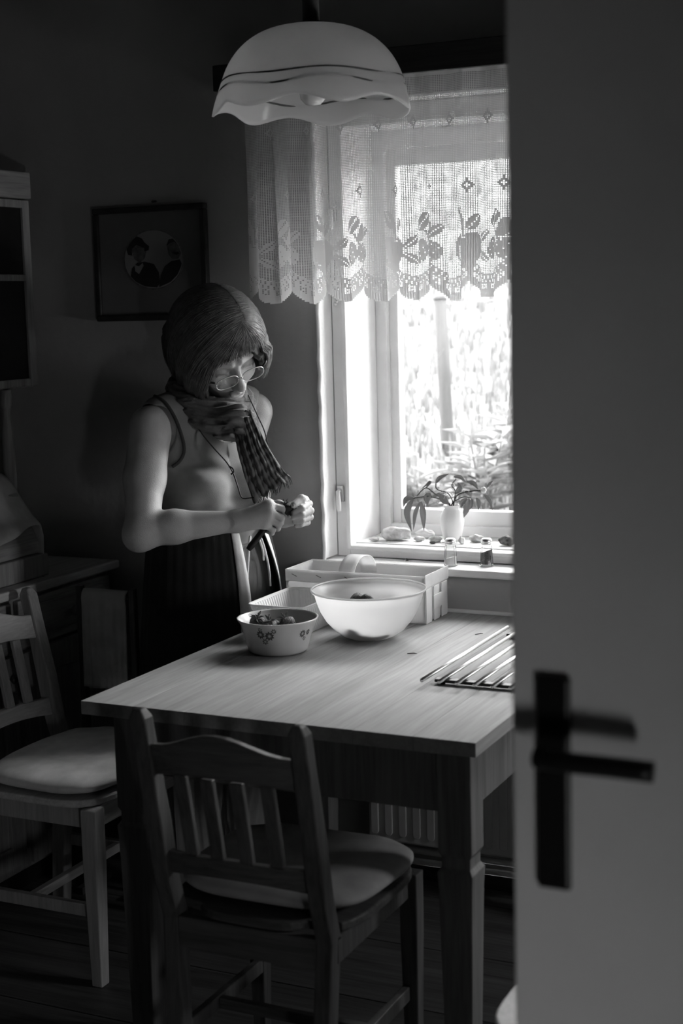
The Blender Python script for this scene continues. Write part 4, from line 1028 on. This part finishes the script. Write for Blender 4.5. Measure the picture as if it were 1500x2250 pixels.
# right hand closed on the knife
h1 = f.sub(atp(505, 1190, 3.66)-.03, atp(660, 1080, 3.66)+.05)
rm = [atp(590, 1109, 3.632), atp(591, 1124, 3.624), atp(588, 1138, 3.626), atp(583, 1151, 3.634)]
for q, r in zip(rm, (.0135, .014, .0135, .012)): h1.put(capsule(RW, q, .021, r), .016)
h1.put(capsule(rm[0], rm[3], .012), .01)
rp = [atp(620, 1118, 3.640), atp(618, 1138, 3.632), atp(612, 1153, 3.634), atp(599, 1165, 3.640)]
rd_ = [atp(622, 1129, 3.662), atp(617, 1148, 3.658), atp(610, 1161, 3.660), atp(597, 1171, 3.662)]
rt = [atp(606, 1131, 3.678), atp(602, 1147, 3.676), atp(596, 1158, 3.676), atp(586, 1167, 3.674)]
fg = f.sub(atp(505, 1190, 3.66)-.03, atp(660, 1080, 3.66)+.05)
for i in range(4):
    one = f.sub(atp(505, 1190, 3.66)-.03, atp(660, 1080, 3.66)+.05); r = (.0083, .0085, .0081, .0072)[i]
    chain(one, [rm[i], rp[i], rd_[i], rt[i]], [r*1.12, r*1.04, r*.95, r*.82], .003)
    fg.merge(one, .0008)
chain(fg, [atp(562, 1128, 3.690), atp(590, 1113, 3.694), atp(612, 1107, 3.684), atp(627, 1110, 3.668)], [.014, .011, .0098, .0082], .006)
h1.merge(fg, .0035); f.merge(h1, .012)
# left hand holding the berry
hb = (atp(610, 1180, 3.68)-.04, atp(700, 1075, 3.70)+.06)
h2 = f.sub(*hb)
lm_ = [atp(667, 1108, 3.712), atp(669, 1121, 3.712), atp(667, 1134, 3.714), atp(661, 1145, 3.718)]
for q, r in zip(lm_, (.013, .0135, .013, .012)): h2.put(capsule(LW, q, .021, r), .016)
lp_ = [atp(679, 1107, 3.676), atp(682, 1122, 3.668), atp(681, 1136, 3.674), atp(675, 1148, 3.684)]
ld_ = [atp(663, 1117, 3.645), atp(663, 1131, 3.641), atp(663, 1143, 3.648), atp(661, 1153, 3.660)]
lt_ = [atp(645, 1127, 3.637), atp(642, 1138, 3.634), atp(646, 1147, 3.644), atp(650, 1156, 3.656)]
fg = f.sub(*hb)
for i in range(4):
    one = f.sub(*hb); r = (.0083, .0085, .0081, .0072)[i]
    chain(one, [lm_[i], lp_[i], ld_[i], lt_[i]], [r*1.15, r*1.06, r*.98, r*.82], .003); fg.merge(one, .0008)
one = f.sub(*hb)
chain(one, [atp(640, 1118, 3.742), atp(668, 1100, 3.700), atp(662, 1096, 3.655), atp(646, 1109, 3.634)], [.017, .0125, .0105, .0085], .005); fg.merge(one, .0015)
h2.merge(fg, .0035); f.merge(h2, .012)
V, Q = f.mesh()
np_obj('body', V, Q, M_SKIN, person)
# fingernails that show
for p, d, a in ((atp(643.5, 1112, 3.626), img(-.35, -.2, .9), img(-.6, -.8, 0)), (atp(634, 1136.5, 3.628), img(-.6, 0, .8), img(-.95, -.3, 0))):
    d = d/np.linalg.norm(d); a = a-d*(a@d); a /= np.linalg.norm(a); c = np.cross(d, a)
    MB().grid(lambda u, v: tuple(p+a*.0055*(v-.5)*2+c*.0042*(u-.5)*2*math.sqrt(max(.05, 1-(2*v-1)**4))+d*(.0012-.0020*(2*u-1)**2)), 7, 7).build('fingernail', M_NAIL, person, True, solid=.0006)

# sleeveless top
tf = Field(O+np.array([-.30, -.28, .90]), np.array([O[0]+.30, min(O[1]+.27, YB-.003), 1.42]), .0027)
torso(tf, .006)
X_, Y_, Z_ = np.meshgrid(*[tf.lo[i]+tf.h*np.arange(tf.n[i]) for i in range(3)], indexing='ij', sparse=True)
fx = (X_-O[0])*Dv[0]+(Y_-O[1])*Dv[1]; lx_ = (X_-O[0])*Lv[0]+(Y_-O[1])*Lv[1]
wr = .0062*np.sin((Z_-.35*lx_)*95+2.0*np.sin(lx_*16))*np.exp(-((Z_-1.015)/.055)**2) + .0055*np.sin((Z_+.6*lx_)*70)*np.exp(-((Z_-1.16)/.03)**2)*(lx_ < 0)
tf.D = (tf.D + wr*(fx > -.02)).astype(np.float32)
tf.D = np.maximum(tf.D, np.broadcast_to(.945-Z_, tf.D.shape)).astype(np.float32)
tf.D = np.maximum(tf.D, -(tf.D+.0062))
tf.put(capsule(RS+img(-.02, -.02, .015), RS+img(-.16, -.03, .06), .078, .10), .004, 'sub')
tf.put(ellipsoid(RS+img(.016, -.018, .05), BODY, (.060, .058, .078)), .004, 'sub')
tf.put(capsule(LS+img(.035, -.015, .0), LS+img(.16, -.03, -.08), .070, .09), .004, 'sub')
tf.put(ellipsoid(NK+Dv*.060+Zv*.005, BODY, (.085, .078, .125)), .004, 'sub')
tf.put(capsule(NK-Dv*.05, NK+Zv*.1, .075), .004, 'sub')
V, Q = tf.mesh(); np_obj('sleeveless_top', V, Q, M_KNIT, person); top_mesh = (V, Q)
# trousers with fine vertical ribs
rf = Field(O+np.array([-.27, -.26, .10]), np.array([O[0]+.27, min(O[1]+.25, YB-.003), .985]), .005)
rf.put(ellipsoid(B(.0, 0, .86), BODY, (.124, .158, .15)), .03)
for l in (-.088, .088): chain(rf, [B(.0, l, .80), B(.012, l*.98, .46), B(-.005, l*.95, .15)], [.098, .085, .070], .03)
X_, Y_, Z_ = np.meshgrid(*[rf.lo[i]+rf.h*np.arange(rf.n[i]) for i in range(3)], indexing='ij', sparse=True)
an = np.arctan2((Y_-O[1]), (X_-O[0])); rf.D = (rf.D+.0022*np.sin(an*46)).astype(np.float32)
rf.D = np.maximum(rf.D, np.maximum(np.broadcast_to(Z_-.972, rf.D.shape), np.broadcast_to(.13-Z_, rf.D.shape))).astype(np.float32)
V, Q = rf.mesh(); np_obj('ribbed_trousers', V, Q, M_TROUS, person)
# dark wrap worn open at the front, with a pale edge
A0, A1 = math.radians(22), math.radians(352)       # opening, measured from her front turning left
OPEN = math.radians(14)
def wrap_pt(u, v):
    q = OPEN+A0+(A1-A0-.12)*u; z = 1.0-.60*v
    fl = .13+.058*v**.8
    r1, r2 = fl*.86+.010, fl*1.02+.032
    cr_ = .0016*math.sin(q*13+2*v+1.5*math.sin(q*3))*min(1, v*2)+.0015*math.sin(q*43)*(1-v)
    rr_ = 1/math.sqrt((math.cos(q)/r1)**2+(math.sin(q)/r2)**2)+cr_
    edge_ = math.exp(-u*14)*.035*math.sin(min(1, v*1.6)*PI)+math.exp(-(1-u)*14)*.030*math.sin(min(1, v*1.5)*PI)
    p = B(0, 0, z)+(Dv*math.cos(q)+Lv*math.sin(q))*(rr_+edge_)
    p[1] = min(p[1], YB-.02)
    return tuple(p)
MB().grid(wrap_pt, 150, 40).build('open_wrap', M_SKIRT, person, True, solid=.004)
for u in (0.0, 1.0):
    b = MB(); b.grid(lambda a, v: tuple(np.array(wrap_pt(abs(u-.030*a), v))+ (Dv*.9+img(0, 0, 1)*.5)*.005), 4, 40); b.build('pale_trim', M_EDGE, person, True, solid=.002)
b = MB(); b.tube([np.array(wrap_pt(i/60, .012))+(Zv*.004) for i in range(61)], .006, 8); b.build('waistband', M_SKIRT, person, True)
dsb = B(.135, .035, .952)
for e in ((.0, .012, -.05), (.006, -.014, -.16), (.002, .02, -.12)):
    MB().tube(spline([dsb, dsb+Dv*.012+Zv*.012+Lv*e[1], dsb+Dv*.016+Lv*e[1]*2+Zv*e[2]*.5, dsb+Dv*.012+Lv*e[1]*2.4+Zv*e[2]], 14), .003, 6).build('drawstring', M_EDGE, person, True)
for s_ in (-1, 1):                                  # shoes
    c_ = B(.04, s_*.085, .0)
    sf = Field(c_+np.array([-.17, -.15, -.0]), c_+np.array([.17, .15, .13]), .006)
    sf.put(ellipsoid(B(.09, s_*.09, .038), BODY, (.075, .042, .034)), .02); sf.put(ellipsoid(B(-.015, s_*.082, .045), BODY, (.065, .036, .043)), .03)
    sf.put(capsule(B(-.015, s_*.08, .05), B(-.01, s_*.08, .11), .036), .02)
    Zs = (sf.lo[2]+sf.h*np.arange(sf.n[2])); sf.D = np.maximum(sf.D, (.006-Zs)[None, None, :]).astype(np.float32)
    V, Q = sf.mesh(); np_obj('shoe', V, Q, M_SHOE, person)
# binding along the visible armhole, dark in place of the shaded gap
from mathutils.bvhtree import BVHTree
TOPV, TOPQ = top_mesh
bvh = BVHTree.FromPolygons([Vector(v) for v in TOPV.tolist()], TOPQ.tolist())
def lay(pts, lift, n_=40):
    out = []
    for x, y_ in spline([(a_, b_, 0) for a_, b_ in pts], n_)[:, :2]:
        r = FW+RT*(x-750)/F_PX-UP*(y_-1125)/F_PX; r /= np.linalg.norm(r)
        h = bvh.ray_cast(Vector(CAM), Vector(r))
        if h[0] is not None and (not out or np.linalg.norm(np.array(h[0])-out[-1]) < .05): out.append(np.array(h[0])-r*lift)
    return out
P = lay([(302, 893), (318, 876), (338, 870), (362, 884), (382, 914), (396, 948), (404, 980), (402, 1000), (392, 1016), (378, 1026)], .001)
if len(P) > 4: MB().tube(P, .0045, 8).build('armhole_shade_binding', M_TRIMD, person, True)

# hair: a chin-length bob, an under-shape covered by combed strands
def hair_r(v):                                      # distance of the hair surface in a head-local direction
    v = np.asarray(v, float); p = np.where(v[..., 2] > 0, 2.05, 2.9)
    c_ = np.where(v[..., 2] > 0, .142, .150); a_ = np.where(v[..., 0] > 0, .128, .136)
    return ((np.abs(v[..., 0])/a_)**p+(np.abs(v[..., 1])/.119)**p+(np.abs(v[..., 2])/c_)**p)**(-1/p)
def face_open(v, grow=0.0):                         # true where the face shows
    f_ = np.maximum(v[..., 0], 1e-3)
    return (v[..., 0] > .05) & ((v[..., 1]/f_/(.80+grow))**2+((v[..., 2]/f_+.86)/(1.24+grow))**2 < 1)
HO = np.array([-.012, 0, .018])
def hpt(v, lift=1.0):
    q = v*hair_r(v)[..., None]*lift+HO
    return HC+HF*q[..., 0:1]+HL*q[..., 1:2]+HU*q[..., 2:3]
nu_, nv_ = 320, 180
uu, vv = np.meshgrid(np.linspace(0, 2*PI, nu_, endpoint=False), np.linspace(-.98, PI/2-.001, nv_), indexing='ij')
dvs = np.stack([np.cos(vv)*np.cos(uu), np.cos(vv)*np.sin(uu), np.sin(vv)], -1)
G = hpt(dvs, .955); op = face_open(dvs) | ((dvs[..., 0] > .05) & (vv < -.72) & (np.abs(uu-PI) > PI*.72))
idg = np.arange(nu_*nv_).reshape(nu_, nv_); i2 = np.roll(idg, -1, 0)
ok = ~(op | np.roll(op, -1, 0)); ok = ok[:, :-1] & ok[:, 1:]
Q = np.stack([idg[:, :-1], i2[:, :-1], i2[:, 1:], idg[:, 1:]], -1)[ok]
hm = np_obj('hair_mass', G.reshape(-1, 3), Q, M_HAIRC, person)
md = hm.modifiers.new('solid', 'SOLIDIFY'); md.thickness = .014; md.offset = -1
hairV, hairF, hN = [], [], 0
def sph(ph, th): return np.array([math.cos(th)*math.cos(ph), math.cos(th)*math.sin(ph), math.sin(th)])
N_ = 15
for i in range(5200+1100):
    fringe = i >= 5200
    s_ = -1 if rng.random() < .60 else 1
    t_ = rng.random()**1.15
    r0 = sph(.36, .60)*(1-t_)**2+2*t_*(1-t_)*np.array([.12, .28, 1.1])+t_*t_*sph(PI-.15, .75)   # along the parting
    r0 = r0/np.linalg.norm(r0)+np.array([rng.normal(0, .03), s_*(.004+abs(rng.normal(0, .02))), 0])
    az = (.27+.72*t_+rng.normal(0, .035)); az = min(max(az, .24), 1.0)
    via = sph(s_*PI*(az-.06*(1-t_)), .46-.10*t_+rng.normal(0, .05))*1.15
    end = sph(s_*PI*(az+.035), -.80-.16*min(1, t_*1.6)+rng.normal(0, .05))
    if s_ > 0 and t_ < .3: end = sph(PI*(az-.015), -.46+rng.normal(0, .10)); via = sph(PI*(az-.02), .30+rng.normal(0, .06))*1.1
    if fringe:                                      # short front hair falling over the forehead
        t_ = .1; pe = rng.uniform(-.95, .92); s_ = -1 if pe < .36 else 1
        r0 = sph(.36+rng.normal(0, .03), .60+.30*rng.random())
        te = (.26 if pe > -.2 else .26-.34*(-.2-pe)/.75)-(.25*(pe-.5) if pe > .5 else 0)+rng.normal(0, .03)
        via = sph(.36*.45+pe*.55, .62)*1.04; end = sph(pe, te)
    cut = 1.0-.35*rng.random()**3
    a = np.linspace(0, cut, N_)[:, None]
    v = (1-a)**2*r0+2*a*(1-a)*via+a*a*end; v /= np.linalg.norm(v, axis=1)[:, None]
    lay = .965+.055*rng.random()
    bulge = 1+.012*np.sin(a*PI)-.035*np.clip(a-.85, 0, 1)*rng.random()*4
    P = hpt(v, 1.0)*0+hpt(v, lay)*1.0
    P = HC+(P-HC)*bulge
    P = P+(rng.normal(0, .0010, (N_, 3))*np.linspace(0, 1, N_)[:, None]).cumsum(0)*.7
    clump = .003*math.sin(az*60+s_)*np.linspace(0, 1, N_)[:, None]; P = P+(P-HC)/.13*clump
    fo = face_open(((P-HC)@HEAD.T-HO)/np.linalg.norm((P-HC)@HEAD.T-HO, axis=1)[:, None], -.22 if s_ < 0 else -.16)
    if not fringe and fo[:-2].any():
        k_ = int(np.argmax(fo));
        if k_ < 5: continue
        P = P[:k_+1]
    m_ = len(P); T = np.gradient(P, axis=0); T /= np.linalg.norm(T, axis=1)[:, None]+1e-9
    sdv = np.cross(T, P-HC); sdv /= np.linalg.norm(sdv, axis=1)[:, None]+1e-9; nr = np.cross(sdv, T)
    w_ = ((.0008+.0009*rng.random())*np.linspace(1, .25, m_)**.6)[:, None]
    hairV.append(np.stack([P+sdv*w_, P+nr*w_, P-sdv*w_], 1).reshape(-1, 3))
    ii = np.arange(m_-1)[:, None]*3+np.arange(2)[None]+hN
    hairF.append(np.stack([ii, ii+1, ii+4, ii+3], -1).reshape(-1, 4)); hN += 3*m_
np_obj('hair_strands', np.concatenate(hairV), np.concatenate(hairF), M_HAIR, person, True, kind='stuff')

# spectacles
gs = empty('spectacles'); gs.parent = person; gs.matrix_parent_inverse = Matrix.Translation(person.location).inverted()
def gpart(mb, name, mat, **k):
    o = mb.build(name, mat, None, True, **k); o.parent = gs; return o
def lens_pts(s_, n_=36):
    out = []
    for q in np.linspace(0, 2*PI, n_):
        c_, s2 = math.cos(q), math.sin(q)
        out.append(Hp(.110-.10*(.031+.026*c_*1.0)**2*4, s_*(.0335)+s_*.0285*math.copysign(abs(c_)**.75, c_), -.012+.0165*math.copysign(abs(s2)**.8, s2)))
    return out
for s_ in (-1, 1):
    L_ = lens_pts(s_); gpart(MB().tube(L_, .0011, 6, False), 'rim', M_METAL)
    c_ = sum(L_[:-1])/len(L_[:-1]); b = MB(); n_ = len(L_)-1
    b.add(list(L_[:-1])+[c_], [[i, (i+1) % n_, n_] for i in range(n_)]); gpart(b, 'lens', M_LENS)
    gpart(MB().tube(spline([Hp(.103, s_*.062, -.006), Hp(.092, s_*.077, -.002), Hp(.06, s_*.082, .002), Hp(.0, s_*.086, .004)], 14), [.0028]*8+[.0022]*6, 8), 'temple', M_BLACK)
gpart(MB().tube(spline([Hp(.111, -.006, -.008), Hp(.118, 0, -.003), Hp(.111, .006, -.008)], 8), .0013, 6), 'bridge', M_METAL)

# scarf: loops round the neck, one end hanging down
sc = Field(NK-np.array([.17, .17, .12]), NK+np.array([.19, .16, .13]), .0035)
cen = NK+Dv*.03+Zv*.005; lp1 = []
for q in np.linspace(0, 2*PI, 25):
    lp1.append(cen+Dv*(.083*math.cos(q)+.012)+Lv*.088*math.sin(q)+Zv*(.028-.040*math.cos(q)))
for i in range(24): sc.put(capsule(lp1[i], lp1[i+1], .024+.006*math.cos(i/24*2*PI)), .012)
lp2 = [p+Dv*.022*max(0, math.cos(i/24*2*PI))-Zv*(.018+.030*max(0, math.cos(i/24*2*PI))) for i, p in enumerate(lp1)]
for i in range(24): sc.put(capsule(lp2[i], lp2[i+1], .022), .008)
kn_ = atp(522, 912, 3.70)
sc.put(capsule(atp(470, 915, 3.735), kn_, .022, .026), .012); sc.put(capsule(kn_, atp(545, 958, 3.70), .026, .022), .012)
sc.put(capsule(atp(440, 890, 3.76), atp(470, 935, 3.735), .024, .020), .012)
X_, Y_, Z_ = np.meshgrid(*[sc.lo[i]+sc.h*np.arange(sc.n[i]) for i in range(3)], indexing='ij', sparse=True)
dd_ = (X_-NK[0])*RT[0]+(Y_-NK[1])*RT[1]
ang_ = np.arctan2((Y_-cen[1])*Lv[1]+(X_-cen[0])*Lv[0], (X_-cen[0])*Dv[0]+(Y_-cen[1])*Dv[1])
rad_ = np.sqrt((X_-cen[0])**2+(Y_-cen[1])**2)
sc.D = (sc.D+.0032*np.sin((Z_+.040*np.cos(ang_)*1.3-.5*rad_)*270+1.6*np.sin(ang_*3+.5)+.8*np.sin(ang_*7))+.0012*np.sin(Z_*700+ang_*5+2*np.sin(ang_*9))).astype(np.float32)
V, Q = sc.mesh(); scv = np_obj('scarf', V, Q, M_SCARF, person)
cl_ = spline([atp(528, 905, 3.700), atp(540, 945, 3.690), atp(556, 990, 3.672), atp(576, 1036, 3.668), atp(597, 1078, 3.672)], 60)
wdv = spline([img(.026, .006, 0), img(.030, .008, .0), img(.036, .010, -.004), img(.042, .016, -.006), img(.046, .030, -.008)], 60)
def scarf_end(u, v):
    i = int(round(v*59)); s_ = 2*u-1; p = cl_[i]+wdv[i]*s_
    fold = (.0042*math.sin(u*27+1.6*math.sin(v*4)+.8*math.sin(v*11))+.0026*math.sin(u*61+v*9+math.sin(v*17)))*(.45+.6*v) - .010*abs(s_)**2
    drop = .009*math.sin(u*23)*max(0, v-.9)*10*.5
    p = p+img(0, 0, 1)*(fold+.002*math.sin(v*60+u*9))+img(0, -1, 0)*drop
    return tuple(p)
MB().grid(scarf_end, 70, 60).build('scarf_end', M_SCARF, person, True, solid=.0025)
b = MB()
for i in range(36):
    u = (i+.5)/36; p = np.array(scarf_end(u, 1.0)); e = img(rng.uniform(-.004, .006), -.010-.006*rng.random(), rng.uniform(-.003, .004))
    b.tube([p, p+e*.6+img(.001, 0, .001), p+e], [.0012, .0010, .0006], 5)
b.build('scarf_fringe', M_SCARF, person, True)
# cords round the neck
def cord(pts, r=.0017, nm='neck_cord'): MB().tube(spline([atp(*p) for p in pts], 50), r, 6).build(nm, M_CORD, person, True)
cord([(418, 905, 3.755), (440, 948, 3.722), (470, 985, 3.700), (497, 1015, 3.690), (512, 1040, 3.680), (522, 1068, 3.676), (531, 1093, 3.682), (548, 1094, 3.674), (566, 1092, 3.668)])
cord([(545, 868, 3.78), (562, 905, 3.772), (580, 945, 3.778), (588, 975, 3.775)])
b = MB(); p = atp(510, 1030, 3.676); b.tube(spline([p+img(-.008, .006, 0), p+img(0, .002, .003), p+img(.004, -.006, .002), p+img(-.003, -.014, 0)], 12), .0022, 6); b.build('cord_knot', M_CORD, person, True)

# knife and berry held in the hands
kf = empty('paring_knife', tuple(atp(577, 1165, 3.655)), label='small paring knife with a dark handle held in the right hand of the standing person', cat='knife')
ka, kb, kc = atp(545, 1208, 3.640), atp(603, 1134, 3.655), atp(629, 1101, 3.662)
MB().tube([ka, ka*.9+kb*.1, ka*.5+kb*.5, kb], [.0065, .0088, .0080, .0075], 10).build('handle', M_BLACK, kf, True)
ax_ = (kc-kb)/np.linalg.norm(kc-kb); wv_ = np.cross(ax_, -FW)
MB().poly([kb+wv_*.006, kb+(kc-kb)*.6+wv_*.006, kc, kb-wv_*.006], FW*-.0006, FW*.0006).build('blade', M_METAL, kf)
hs_ = copy_tree(proto); hs_['label'] = 'strawberry held between the fingers of the left hand'; hs_['group'] = 'strawberry being hulled'
hs_.location = tuple(atp(633, 1119, 3.650)); up3 = Vector(img(-.45, .75, .2)).normalized()
hs_.rotation_euler = up3.to_track_quat('Z', 'Y').to_euler(); hs_.scale = (.95, .95, .95)
